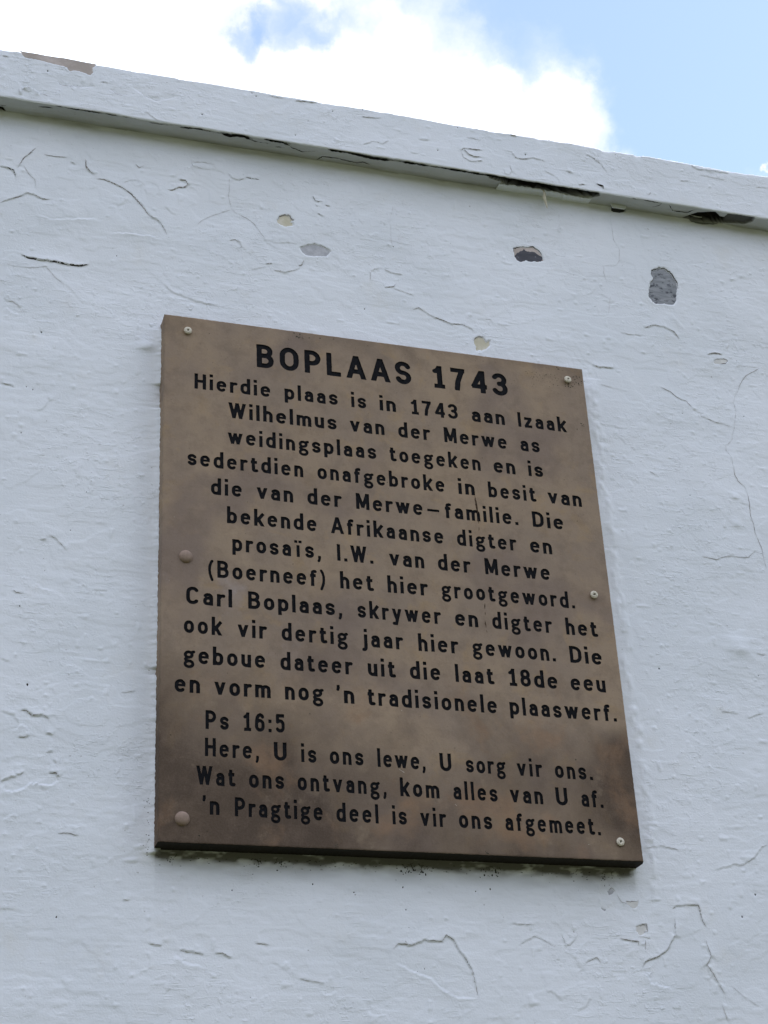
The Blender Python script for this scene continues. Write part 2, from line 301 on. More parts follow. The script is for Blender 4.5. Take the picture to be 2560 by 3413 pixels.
# ------------------------------------------------------------------ traced data (millimetres on the wall plane; x from the plaque's left edge, z from its foot)
CRACKS = [([(-223.0,939.4),(-213.7,939.3),(-204.2,935.9),(-201.5,924.5)],1.7,0.8,0.8,1),([(-176.8,981.0),(-184.1,970.1),(-192.9,958.3),(-199.8,940.8)],1.2,0.6,0.5,1),([(-192.4,948.3),(-184.0,933.9),(-175.8,925.6),(-173.5,910.1)],0.8,0.3,0.3,1),([(-219.6,877.8),(-207.8,885.9),(-195.8,892.0),(-183.9,901.0),(-174.5,898.8),(-165.1,894.7),(-154.2,895.6)],1.3,0.6,0.6,1),([(-165.3,971.9),(-152.7,971.2),(-133.7,973.0)],0.8,0.4,0.3,1),([(-128.7,966.2),(-122.3,964.3)],1.8,0.7,0.6,1),([(-108.3,974.4),(-107.2,961.2),(-101.2,954.2),(-94.7,950.2)],1.9,0.6,0.8,1),([(-92.9,943.7),(-81.8,944.6),(-68.8,940.3),(-55.8,934.7),(-42.8,925.1),(-29.6,909.4),(-18.1,893.6),(-3.5,886.3),(3.8,873.7),(7.1,864.4)],1.2,0.55,0.6,1),([(-39.0,980.8),(-34.0,974.8),(-27.5,979.0)],1.2,0.5,0.4,1),([(-56.0,942.7),(-46.5,949.9),(-33.6,952.4),(-23.7,942.9)],0.7,0.3,0.3,1),([(6.3,944.6),(13.8,944.4),(22.0,950.8),(31.8,953.6),(35.7,958.4),(31.8,965.1),(21.9,964.8)],1.3,0.5,0.6,1),([(40.9,1000.1),(41.6,992.7),(58.3,989.7),(75.0,993.0),(73.4,1001.1),(58.3,1002.3),(40.9,1000.1)],0.8,0.2,0.3,1),([(93.5,989.6),(98.5,982.2),(108.6,980.0),(117.1,984.6)],1.3,0.6,0.6,1),([(118.9,987.8),(129.0,986.9),(139.3,987.6)],1.5,0.7,0.6,1),([(95.1,980.3),(95.0,957.4),(93.9,949.0),(98.1,929.3),(104.7,922.3),(121.3,915.2),(129.6,908.6),(137.8,895.9),(147.6,881.5)],0.8,0.4,0.2,1),([(98.1,927.2),(84.7,919.4),(68.2,909.5),(55.0,899.0),(48.5,889.8)],0.6,0.25,0.15,1),([(147.6,881.5),(164.3,879.6),(177.8,882.8),(194.7,881.7)],0.8,0.35,0.3,1),([(94.4,871.2),(102.6,874.3),(109.2,870.7),(111.4,863.1),(107.4,858.4)],1.2,0.5,0.5,1),([(217.9,972.5),(221.8,964.8),(226.2,963.6),(233.2,964.9)],1.4,0.7,0.5,1),([(236.5,959.2),(243.4,958.4)],2.2,0.6,0.7,1),([(221.6,958.1),(224.2,953.6)],2,0.5,0.7,1),([(223.8,942.3),(232.3,938.5)],1.6,0.6,0.6,1),([(-187.5,799.2),(-178.8,795.0),(-163.6,794.6),(-142.3,794.9),(-127.0,793.7),(-111.6,794.1),(-97.9,798.7)],1.8,0.85,1.1,1),([(-214.2,781.4),(-196.1,778.9),(-175.1,779.5),(-154.1,785.3),(-141.3,769.4),(-128.8,760.3)],0.7,0.3,0.2,1),([(146.9,840.6),(155.2,842.8)],1.6,0.6,0.5,1),([(193.7,845.4),(198.8,848.3),(201.4,856.7)],1.6,0.5,0.6,1),([(156.6,832.0),(173.2,830.8),(190.1,837.7),(197.0,844.0)],0.9,0.35,0.4,1),([(125.2,826.6),(146.8,835.4)],0.6,0.2,0.2,1),([(-203.4,720.4),(-196.1,722.7),(-190.0,718.9),(-183.9,714.4)],0.9,0.35,0.4,1),([(-201.5,711.6),(-195.2,705.3),(-186.2,703.1)],0.8,0,0.5,-1),([(0.9,785.6),(13.7,772.5),(32.8,766.1),(55.1,760.1),(77.5,759.9)],1,0,0.5,1),([(-69.8,854.6),(-44.6,859.1),(-19.2,859.7),(0.1,857.3)],1,0,0.6,-1),([(-170.0,867.5),(-151.3,863.2),(-126.6,867.7),(-89.3,876.5)],1,0,0.5,-1),([(297.9,835.0),(299.4,851.3),(306.7,859.4),(319.0,861.9)],0.9,0.3,0.3,1),([(320.3,860.9),(330.5,856.6),(347.9,856.3)],1.1,0.5,0.5,1),([(318.6,828.4),(332.6,831.9),(336.4,838.2)],1.1,0.5,0.5,1),([(332.4,828.7),(349.6,825.5),(363.3,821.7)],0.8,0.3,0.3,1),([(360.0,797.3),(369.0,801.9),(385.7,791.4),(416.4,781.5),(434.1,783.1),(447.7,777.2),(451.5,771.9)],1,0.45,0.5,1),([(696.0,1029.6),(693.2,1013.5),(693.8,996.0),(693.5,978.4),(701.2,962.3),(698.4,940.2),(691.5,931.2),(671.7,926.1),(669.5,913.8),(673.4,893.2)],0.7,0.35,0.15,1),([(675.8,872.5),(668.5,838.0)],0.6,0.25,0.1,1),([(683.4,807.4),(698.3,806.3),(719.2,807.5)],1,0.35,0.4,1),([(724.9,822.0),(739.2,829.2),(754.5,829.4),(772.8,823.1),(780.5,810.6)],1.2,0.55,0.6,1),([(766.1,870.3),(771.1,864.7)],0.6,0.3,0.2,1),([(340.7,978.7),(333.7,947.9),(333.7,914.5),(336.5,902.6)],0.5,0.2,0.1,1),([(823.7,790.6),(837.8,794.3),(851.2,793.4)],0.8,0.4,0.3,1),([(824.6,789.6),(832.8,794.2),(842.3,795.0),(849.6,793.3)],0.8,0.5,0.4,1),([(842.1,776.0),(852.8,778.6),(857.5,784.4)],1.2,0.7,0.6,1),([(909.5,778.4),(898.7,770.8),(886.0,763.0),(876.6,751.8),(871.4,743.2),(866.8,732.7),(859.4,721.9),(855.6,709.7),(856.5,696.2),(852.5,680.3),(849.3,666.4),(846.5,660.3),(840.8,642.5),(830.2,633.6),(829.0,625.9),(835.5,615.5),(836.0,602.5),(836.0,585.8),(839.7,575.1),(849.2,567.0),(851.6,554.4),(851.5,538.0),(850.2,519.7),(852.8,503.8),(852.7,493.0),(859.3,468.8),(859.7,451.2),(861.7,437.3)],0.8,0.45,0.2,1),([(737.1,720.5),(752.6,714.9),(760.6,707.4),(769.1,703.3),(776.2,702.4),(782.3,694.0),(790.1,685.8),(797.2,684.5),(795.5,678.9),(803.4,677.2),(819.0,671.6),(831.6,670.2),(848.5,666.7)],0.9,0.5,0.3,1),([(699.1,574.7),(705.7,571.3),(708.8,568.9),(713.9,567.3)],0.8,0.45,0.3,1),([(760.7,446.9),(772.6,445.2),(784.5,443.7),(794.0,448.2),(806.8,451.5),(820.7,450.3),(835.1,452.3),(847.5,462.7),(856.0,460.5)],0.8,0.4,0.3,1),([(630.9,744.4),(639.3,740.4),(650.0,741.0),(664.4,742.1)],1,0.1,0.8,1),([(639.3,710.7),(656.7,708.3),(670.7,706.5)],0.6,0.2,0.2,1),([(871.7,778.9),(890.6,778.6),(909.8,780.0)],0.7,0.3,0.2,1),([(823.9,305.3),(828.7,304.1),(840.4,304.2)],0.8,0.4,0.4,1),([(755.3,217.3),(771.2,216.1),(781.5,214.8)],0.8,0.4,0.4,1),([(794.4,209.9),(806.7,215.3),(818.6,218.1)],0.8,0.35,0.4,1),([(-143.9,378.7),(-136.2,381.8)],1,0.3,0.5,1),([(-133.8,386.5),(-125.8,383.6),(-114.8,372.1),(-111.4,367.3)],0.8,0.25,0.4,1),([(-203.9,595.3),(-191.7,594.6),(-186.1,592.1)],0.9,0.3,0.6,1),([(-156.2,157.3),(-150.1,158.1),(-143.6,152.5),(-132.5,153.3),(-127.5,152.2),(-123.6,148.5)],1.3,0.4,0.9,1),([(-156.4,125.3),(-150.9,124.9),(-145.5,127.3)],1.3,0.4,0.9,1),([(-126.0,131.8),(-121.7,132.0),(-118.5,129.6)],1.3,0.35,0.8,1),([(-123.8,108.9),(-117.0,109.3)],1.2,0.35,0.7,1),([(-116.7,100.8),(-112.8,95.8)],1,0.35,0.6,1),([(-157.2,79.8),(-151.2,81.4),(-148.3,84.2)],1.3,0.35,0.8,1),([(-173.6,71.3),(-165.4,75.5),(-157.1,77.9)],1.3,0.35,0.9,1),([(-120.3,84.0),(-113.0,84.8),(-109.1,79.8)],1.3,0.4,0.9,1),([(-172.8,309.6),(-168.8,306.4),(-159.9,306.5)],0.8,0.5,0.4,1),([(-77.5,318.4),(-65.8,319.2),(-60.5,319.2)],0.6,0.3,0.3,1),([(-40.3,188.4),(-32.6,189.2),(-23.7,191.2)],0.7,0.35,0.3,1),([(-173.3,66.8),(-167.0,60.8),(-157.3,60.0),(-147.9,64.3),(-139.8,71.1),(-126.4,69.3),(-116.7,71.1),(-109.0,76.6)],1,0,0.9,-1),([(-155.4,140.5),(-150.3,138.2),(-145.9,134.5)],1,0,0.7,-1),([(-146.5,322.1),(-137.1,314.3),(-126.7,311.7)],1,0,0.6,-1),([(-107.9,13.8),(-97.6,14.8),(-84.6,12.1)],0.9,0.5,0.4,1),([(-4.2,-106.7),(11.4,-108.9)],1.4,0.3,0.6,1),([(30.8,-113.5),(37.4,-114.7),(45.2,-115.8),(58.3,-118.1)],1.6,0.3,0.8,1),([(71.4,-116.5),(79.3,-115.8),(89.8,-121.3)],1.4,0.35,0.7,1),([(27.0,-120.0),(34.8,-127.5),(55.6,-130.9)],1,0,0.7,-1),([(116.6,-103.9),(132.6,-105.3)],1,0.4,0.5,1),([(17.1,-158.4),(20.9,-156.6)],1.4,0.6,0.5,1),([(166.7,-142.9),(196.3,-147.6)],0.8,0.3,0.4,1),([(-33.4,-58.5),(-25.7,-59.6)],1,0.4,0.4,1),([(615.9,25.7),(641.9,29.2),(667.0,24.8)],0.8,0.35,0.4,1),([(793.5,37.4),(783.3,34.0),(770.8,19.9),(752.4,8.7),(739.5,9.7),(708.5,-0.3)],0.8,0.35,0.4,1),([(280.6,-106.7),(286.5,-100.7),(303.4,-102.2),(318.0,-95.9),(340.8,-96.8),(346.5,-89.1),(355.3,-94.3),(360.3,-104.9),(368.1,-115.5),(375.7,-128.7),(379.7,-149.9),(380.5,-157.8)],1.1,0.4,0.8,1),([(282.5,-122.5),(304.3,-132.7),(323.7,-138.9),(339.6,-153.1),(358.8,-162.0),(378.8,-160.9)],1,0,0.7,-1),([(430.0,-73.3),(459.6,-73.9)],0.8,0.3,0.4,1),([(439.5,-97.7),(458.3,-87.2),(469.7,-91.6),(483.8,-99.5)],0.8,0.25,0.4,1),([(494.4,-84.1),(497.7,-95.0),(503.4,-97.7),(510.3,-90.6),(513.9,-85.0)],1,0.4,0.5,1),([(561.8,-28.6),(566.9,-25.6),(571.0,-29.8)],1.1,0.4,0.5,1),([(572.2,-32.6),(577.2,-42.4),(587.5,-46.4),(594.4,-53.3)],0.8,0.3,0.3,1),([(598.4,-70.2),(607.8,-69.1),(607.5,-78.5),(597.2,-78.7)],1.2,0.6,0.6,1),([(594.9,-84.4),(610.1,-86.8)],0.9,0.4,0.4,1),([(569.9,-87.8),(581.9,-89.7),(594.1,-90.9),(593.4,-95.6)],1.1,0.5,0.5,1),([(603.0,-88.4),(602.2,-99.6)],1.2,0.6,0.4,1),([(644.9,-50.4),(650.3,-46.0),(666.4,-44.6),(680.8,-44.2),(682.7,-52.2),(684.1,-63.7),(687.8,-70.7)],1,0.4,0.7,1),([(685.4,-86.5),(686.8,-97.8),(689.3,-106.2),(682.1,-117.5),(688.5,-127.2),(693.2,-136.8),(701.6,-153.3)],1,0.4,0.6,1),([(695.1,-164.4),(700.9,-186.2)],0.9,0.35,0.4,1),([(646.4,-61.8),(644.5,-81.8),(629.7,-101.8),(616.3,-109.1),(600.1,-114.9),(595.4,-121.9)],1.1,0.4,0.8,1),([(595.1,-124.7),(605.7,-141.0),(629.6,-146.1)],1,0,0.7,-1),([(711.3,-142.1),(727.9,-155.7),(745.1,-166.5)],0.6,0.25,0.2,1),([(520.7,-117.9),(536.6,-110.7),(541.8,-117.5)],0.9,0.3,0.5,1),([(775.7,1049.3),(783.3,1049.2),(789.5,1046.9)],2,0.9,0.5,1)]
BAND = [([(-155.8,1082.2),(-148.6,1076.1),(-136.3,1077.2),(-122.3,1078.1),(-103.0,1082.3)],1,0.15,-1.6,1),([(-81.7,1083.6),(-72.6,1076.3),(-63.6,1075.2),(-56.5,1077.5)],1,0.2,-1,1),([(-49.6,1093.0),(-31.4,1080.6),(-15.0,1076.0),(1.2,1083.1),(13.9,1090.5)],1,0,-1.4,1),([(-175.6,1054.8),(-161.5,1051.0)],1.2,0.4,-0.8,1),([(-95.3,1093.4),(-85.5,1094.4)],1.2,0.4,0.5,1),([(-203.6,1045.2),(-201.6,1058.2),(-195.0,1063.1),(-186.2,1060.5),(-177.1,1051.0)],1,0,1.2,-1),([(-206.7,1057.1),(-206.2,1045.8)],1,0.3,0.3,1),([(442.7,1078.1),(448.2,1083.1),(462.5,1084.8),(477.8,1086.5)],0.9,0.6,0.5,1),([(448.0,1081.2),(455.5,1073.0),(463.4,1070.9),(477.7,1072.6)],1.1,0.6,0.6,1),([(443.7,1077.9),(445.9,1066.2),(456.5,1061.1),(470.8,1062.8),(477.8,1069.0)],0.7,0.25,0.3,1),([(514.3,1094.6),(526.4,1092.2),(531.8,1083.5),(542.0,1082.3),(552.6,1085.2),(561.3,1088.9),(581.7,1085.6)],0.8,0.4,0.4,1),([(521.0,1066.7),(522.6,1055.0),(518.2,1046.9)],0.9,0.5,0.4,1),([(510.1,1058.5),(511.3,1049.1),(517.2,1046.7)],0.7,0.35,0.3,1),([(577.8,1067.8),(591.7,1061.2),(600.2,1053.2),(599.5,1047.0)],0.8,0.35,0.3,1),([(527.6,1126.9),(537.9,1126.5)],1.6,0.5,0.5,1),([(632.4,1051.4),(643.2,1054.2)],1,0.5,0.4,1),([(454.0,1106.7),(472.4,1106.8)],0.8,0.3,0.3,1),([(376.3,1087.0),(392.2,1087.4)],0.8,0.3,0.3,1),([(614.0,1074.1),(624.3,1073.0)],0.9,0.35,0.3,1),([(651.8,1115.4),(664.8,1108.0),(675.4,1099.0),(684.3,1084.7)],0.8,0.3,0.3,1),([(662.2,1059.5),(666.2,1057.3),(672.4,1056.5),(672.7,1050.5)],2,0.95,0.8,1),([(613.3,1073.1),(625.7,1071.9)],0.9,0.35,0.4,1),([(808.6,1092.0),(824.5,1095.6)],0.9,0.35,0.4,1),([(834.9,1135.8),(835.6,1125.8),(844.0,1122.3),(866.6,1124.3),(898.1,1125.4),(901.5,1132.4)],1,0.35,0.6,1),([(749.9,1053.5),(754.0,1059.9)],1.2,0.5,0.4,1),([(148.6,1121.1),(171.4,1121.7)],0.8,0.3,0.3,1),([(188.6,1120.7),(221.4,1123.7)],1,0.4,0.4,1),([(289.0,1111.6),(320.6,1115.1)],1,0.4,0.4,1),([(288.5,1058.7),(306.5,1068.4),(320.0,1065.9),(330.3,1075.7)],0.7,0.25,0.3,1),([(-232.0,1111.2),(-223.4,1111.6)],1.2,0.4,0.4,1),([(210.0,1128.5),(217.7,1128.9)],2,0.6,0.3,1),([(-32.7,1054.8),(-25.5,1049.4),(-16.4,1042.1),(-3.8,1040.2)],0.8,0.3,0.3,1),([(846.8,1111.5),(891.1,1110.0)],0.6,0.15,0.3,1),([(944.6,1106.4),(967.4,1108.3)],0.8,0.25,0.3,1),([(362.6,1057.8),(374.4,1057.9)],0.8,0.3,0.3,1)]
SOFFIT = [([(-229.8,15.9),(-221.3,14.6)],1.6),([(-178.3,6.7),(-167.3,5.1),(-158.6,5.1)],1.6),([(-155.9,-0.3),(-143.9,-1.7),(-138.4,0.2),(-124.7,-1.3),(-110.6,-1.3),(-101.9,-1.5),(-93.2,-2.3),(-88.7,-7.2)],1.9),([(-88.7,-7.2),(-80.2,-8.7),(-66.1,-8.9)],1.3),([(-63.4,-3.4),(-54.2,-1.6),(-43.6,-2.3),(-38.9,-5.9)],1.3),([(-25.8,2.3),(-3.3,2.4),(12.2,-1.4),(25.9,-5.3)],1.2),([(18.9,3.1),(45.4,-0.5),(67.9,1.8),(78.9,1.9)],2.2),([(78.9,1.9),(92.3,4.2),(100.8,0.8),(111.8,0.4),(122.3,5.4)],4.2),([(122.3,5.4),(133.9,7.4),(152.5,6.6)],2.2),([(140.1,-1.7),(153.5,-4.1),(166.8,-3.4),(179.2,4.4)],3.6),([(180.8,6.9),(191.1,10.1),(201.4,13.4),(211.8,9.4),(223.2,6.1)],1.3),([(235.7,-0.6),(256.8,-0.5),(270.3,-0.3),(286.1,1.1),(304.2,3.2),(330.9,2.0)],3.8),([(224.8,25.7),(232.7,16.0),(251.7,15.2),(271.6,17.4),(285.5,18.5),(292.2,14.8),(304.7,17.7)],1.2),([(159.5,12.0),(174.0,9.9)],1.5),([(330.6,0.9),(350.1,0.6),(369.7,0.4),(394.8,-1.2),(419.0,-0.2),(449.1,0.1),(469.3,0.4),(489.5,0.1),(514.5,-3.5)],3.4),([(719.4,-3.2),(742.8,-5.6),(756.7,-3.5),(771.1,-0.5)],1.8),([(771.1,-0.5),(769.7,5.5),(760.1,12.6)],1.0),([(785.3,1.9),(796.5,13.7),(821.2,12.7),(829.3,2.7)],1.3),([(502.1,25.4),(510.3,28.1),(528.3,26.9)],1.6),([(508.4,17.8),(526.4,16.6)],1.2)]
CAVITY = [[(487.4,-0.0),(503.1,-1.4),(519.3,-1.6),(537.9,-1.1),(560.3,-1.6),(580.8,-1.9),(599.1,-2.8),(632.0,-3.9),(660.8,-5.1),(668.0,6.3),(659.9,12.0),(635.5,14.0),(612.7,14.7),(586.2,16.3),(567.4,16.1),(542.5,15.8),(521.5,14.7),(507.1,8.9),(489.5,5.5)],[(821.1,25.8),(829.4,18.3),(837.9,11.1),(849.1,7.1),(864.4,2.6),(875.6,11.3),(885.0,12.4),(887.7,2.6),(907.7,0.5),(932.3,0.6),(932.6,9.5),(923.8,18.2),(907.1,20.4),(892.9,23.1),(868.6,27.8),(846.8,28.6),(835.9,28.9),(829.7,25.4)],[(-234.4,21.0),(-225.7,21.5),(-221.7,27.1),(-228.3,30.1),(-233.5,30.0)]]
PATCH = {'cream_round': [(165.0,920.9),(167.4,927.1),(172.7,930.8),(177.1,930.7),(180.9,932.3),(184.5,929.0),(185.9,925.6),(189.6,924.5),(183.6,921.1),(188.0,918.8),(187.1,914.2),(181.9,912.3),(174.4,910.5),(167.8,913.3),(164.2,916.3)],'grey_oval': [(196.2,878.4),(201.8,880.7),(207.1,884.8),(210.8,885.0),(216.1,887.7),(222.8,887.5),(229.5,886.1),(235.3,882.2),(239.8,881.2),(241.2,877.9),(238.7,872.6),(234.1,868.3),(225.2,868.5),(217.7,865.8),(210.3,865.9),(203.6,866.5),(198.6,870.9)],'dark_outer': [(526.9,935.5),(537.8,940.6),(549.5,941.6),(559.0,943.8),(567.8,938.7),(571.6,930.0),(574.1,919.8),(563.4,917.5),(551.6,916.0),(544.7,916.1),(537.4,912.2),(530.6,913.7),(526.8,922.2)],'dark_inner': [(528.0,922.5),(534.5,930.2),(544.4,937.2),(548.8,934.0),(560.5,934.7),(572.6,928.1),(570.5,919.2),(551.6,915.4),(542.4,915.7),(535.1,911.8),(529.7,916.2)],'big_grey': [(751.0,932.0),(758.7,935.4),(764.2,938.5),(774.7,938.6),(781.4,934.1),(786.0,927.8),(791.1,918.5),(792.4,908.7),(790.0,898.2),(787.6,887.8),(787.3,882.8),(781.9,874.0),(776.2,872.1),(765.3,871.8),(750.6,869.9),(743.9,873.8),(739.5,881.0),(740.4,891.1),(741.8,897.8),(745.9,908.0),(752.6,917.2),(749.6,921.7)],'cream_low': [(450.7,761.9),(457.5,766.8),(464.5,766.7),(467.4,759.2),(474.9,763.5),(473.5,755.4),(468.1,746.7),(451.9,741.2),(450.7,748.1),(448.8,755.7)],'small_oval': [(832.2,778.2),(838.6,783.7),(850.4,786.8),(857.6,784.9),(852.8,778.6),(842.1,776.0),(835.5,775.7)],'low_a': [(560.2,-29.3),(566.9,-25.6),(570.9,-30.3),(562.7,-34.3)],'low_b': [(549.4,-49.8),(555.9,-51.6),(554.5,-55.9)],'low_c': [(583.4,-42.3),(600.7,-40.9),(599.8,-47.5),(591.6,-50.6)],'low_d': [(593.5,-71.8),(606.2,-70.0),(607.1,-77.1),(598.0,-84.3),(592.6,-78.8)],'wall_hole': [(822.5,1047.3),(834.0,1050.7),(898.3,1050.0),(881.9,1045.3),(861.2,1040.3),(845.6,1039.9),(835.9,1041.1),(831.1,1046.4)]}
BAND_PATCH = [(-218.2,1129.1),(-192.9,1129.6),(-154.2,1129.0),(-131.1,1129.1),(-102.3,1130.1),(-103.3,1123.2),(-107.6,1117.5),(-106.5,1109.6),(-109.8,1103.4),(-121.5,1106.2),(-130.4,1107.7),(-139.1,1104.5),(-142.9,1110.7),(-160.6,1112.5),(-183.5,1115.4),(-201.0,1116.0),(-206.6,1122.9),(-210.2,1126.3)]
SPECKS = [((336.6,903.8),4),((287.8,787.7),5),((-155.5,680.8),5),((-61.1,819.2),4),((-105.4,-79.9),5),((186.3,-34.2),5),((235.8,-42.1),5),((91.2,-44.3),4),((296.6,-33.9),5),((298.8,-60.5),4),((388.1,-35.7),4),((407.0,-32.3),6),((763.3,-28.0),6),((739.8,-57.0),6),((317.3,-128.5),3),((758.3,542.9),3),((873.0,786.5),3),((766.6,680.0),3),((868.7,688.6),4),((-170.7,595.1),4),((-162.6,592.1),4),((-174.0,526.6),4),((-90.1,451.3),3),((-107.8,396.7),3),((-156.1,681.0),5),((821.2,273.3),4),((672.4,272.3),5),((647.9,848.7),3),((-163.8,289.3),4),((-149.8,190.4),8)]
BUMPS = [((798.0,308.9),16,3.4),((-18.5,676.3),10,3.2),((829.4,545.5),5,1.5),((825.5,500.9),8,1.5),((-111.7,325.3),8,1),((443.4,857.1),5,0.8)]
BAND_SPECKS = [((548.8,1093.0),7),((129.6,1116.4),5),((123.6,1121.6),4),((-169.1,1097.7),6),((650.4,1131.4),6),((664.8,1108.0),4),((186.9,1056.0),5),((441.7,1123.3),4),((406.1,1071.5),5),((49.7,1065.0),4),((50.1,1065.0),4),((206.8,1086.2),3),((291.6,1125.5),4),((245.2,1112.6),4),((591.6,1130.2),5)]
TEXT = [(651.8,0.0092,[('BOPLAAS',124.1,339.7),('1743',372.4,480.8)]),(605.0,0.0018,[('Hierdie',40.3,141.4),('plaas',160.9,233.6),('is',252.6,273.2),('in',292.4,315.1),('1743',337.2,403.6),('aan',424.1,472.2),('Izaak',492.0,564.0)]),(566.7,0.00304,[('Wilhelmus',85.4,230.5),('van',249.3,296.9),('der',316.5,360.9),('Merwe',381.6,471.9),('as',491.9,520.1)]),(528.2,0.00327,[('weidingsplaas',84.2,283.5),('toegeken',302.3,430.5),('en',449.6,480.6),('is',499.9,521.1)]),(489.5,0.00028,[('sedertdien',31.7,182.9),('onafgebroke',202.2,376.4),('in',396.0,418.9),('besit',438.7,506.7),('van',524.8,573.8)]),(451.0,0.00057,[('die',61.7,101.4),('van',121.1,168.4),('der',187.5,232.4),('Merwe',252.6,343.3),('-',350.0,366.4),('familie.',374.4,477.6),('Die',498.5,542.7)]),(412.3,0.00014,[('bekende',82.1,198.3),('Afrikaanse',217.8,369.4),('digter',388.4,471.2),('en',491.2,522.2)]),(373.8,-0.00013,[('prosaïs,',88.6,202.8),('I.W.',224.0,271.9),('van',293.6,340.4),('der',359.4,403.5),('Merwe',424.2,515.2)]),(335.4,0.00094,[('(Boerneef)',57.5,207.5),('het',226.6,270.0),('hier',289.1,342.3),('grootgeword.',361.6,546.5)]),(297.1,0.0017,[('Carl',30.8,87.6),('Boplaas,',107.8,227.6),('skrywer',247.7,357.5),('en',377.2,408.1),('digter',427.8,509.9),('het',530.0,574.1)]),(258.3,-0.00022,[('ook',28.3,74.3),('vir',94.4,129.9),('dertig',149.2,233.0),('jaar',252.4,304.6),('hier',325.4,378.0),('gewoon.',397.6,511.1),('Die',531.3,575.9)]),(219.8,0.0021,[('geboue',28.0,127.7),('dateer',146.8,237.3),('uit',257.5,292.7),('die',312.0,351.8),('laat',371.8,422.9),('18de',443.7,509.7),('eeu',528.2,576.5)]),(181.3,-0.00065,[('en',17.6,47.8),('vorm',65.4,133.7),('nog',151.6,199.1),("'n",215.8,238.2),('tradisionele',255.3,423.9),('plaaswerf.',441.2,587.0)]),(140.1,0.0102,[('Ps',54.6,82.2),('16:5',100.3,150.3)]),(102.7,-0.00641,[('Here,',53.9,118.3),('U',136.4,151.7),('is',169.5,187.9),('ons',204.7,246.2),('lewe,',263.9,324.5),('U',343.2,357.8),('sorg',376.7,428.0),('vir',443.6,476.3),('ons.',493.9,544.3)]),(67.8,-0.00663,[('Wat',44.0,89.1),('ons',105.9,147.7),('ontvang,',164.2,273.2),('kom',290.5,339.8),('alles',357.8,414.5),('van',431.2,474.1),('U',491.7,506.9),('af.',525.3,554.4)]),(32.6,-0.00698,[("'n",50.7,70.7),('Pragtige',88.8,193.4),('deel',210.1,261.5),('is',278.9,296.6),('vir',313.8,345.5),('ons',362.4,404.5),('afgemeet.',421.7,546.6)])]
PLQ = {'crack': [[(418.3,488.7),(419.4,479.0),(419.9,470.4),(420.8,462.0)],[(420.2,454.7),(420.7,447.5)],[(420.8,442.6),(419.6,434.1)],[(419.8,331.7),(419.1,323.6)],[(419.2,319.5),(419.1,315.2)],[(417.8,307.5),(418.5,297.4)],[(418.6,294.0),(419.2,290.6)]],'spots': [((181.1,710.4),12),((183.0,704.4),8),((189.7,712.4),5),((197.2,706.6),5),((212.5,708.2),5),((218.8,715.0),4),((225.5,714.4),4),((231.9,709.9),4),((168.4,699.2),3),((59.9,692.6),3),((82.1,655.8),3),((566.3,711.5),10),((561.5,708.4),7),((590.2,696.0),9),((588.3,689.3),7),((595.9,687.9),6),((574.5,684.9),10),((579.8,683.3),6),((484.0,712.9),4),((588.3,621.4),8),((580.3,612.6),5),((333.5,699.2),4),((527.4,698.7),5),((280.1,706.6),4),((296.7,495.1),5),((434.0,548.6),4),((181.7,164.8),4),((81.4,209.9),4),((13.5,127.7),4),((523.8,126.6),5),((394.9,4.1),6),((207.7,3.6),6),((47.1,9.1),5),((56.3,14.8),4),((165.8,363.0),4),((508.2,68.5),3),((551.7,529.0),4),((564.0,466.5),4)],'chips': [[(292.3,100.1),(296.9,97.6)],[(359.0,61.2),(361.3,58.7)],[(290.5,101.4),(296.1,97.9)],[(14.8,413.7),(15.7,413.2)],[(9.6,326.2),(10.0,325.9)],[(297.8,177.2),(298.4,176.6)],[(528.5,18.9),(529.1,18.5)],[(452.7,714.8),(454.3,713.6)]],'screws': [(30.8,691.6),(573.4,691.3),(574.5,356.9),(571.0,23.3)],'caps': [(30.1,360.0),(27.6,28.1)]}

# ------------------------------------------------------------------ the ground
mk('ground', [(-400, -400, 0), (400, -400, 0), (400, 400, 0), (-400, 400, 0)], [(0, 1, 2, 3)], M_GROUND, kind='structure')

# unseen ring added to block low sky and deepen shade under the ledges
V = []; F = []; NA = 180
for k in range(NA):
    a = 2 * math.pi * k / NA; ca, sa = math.cos(a), math.sin(a)
    hgt = 95 + 38 * float(vnoise(np.array([k * 1.0]), np.array([0.0]), 22, 1, 801)[0]) + 12 * float(vnoise(np.array([k * 1.0]), np.array([0.0]), 5, 1, 802)[0])
    for rad, q in ((150, -0.02), (175, 0.22), (215, 0.62), (250, 0.88), (290, 1.0), (380, 0.9)): V.append((rad * ca, rad * sa, hgt * q if q > 0 else -0.5))
for k in range(NA):
    b0, b1 = k * 6, ((k + 1) % NA) * 6
    for j in range(5): F.append((b0 + j, b1 + j, b1 + j + 1, b0 + j + 1))
mk('low_sky_blocker', V, F, make_plain('low_sky_blocker_surface', (0.045, 0.052, 0.030), (0.085, 0.078, 0.05), 0.05, 0.95), smooth=True, kind='structure')

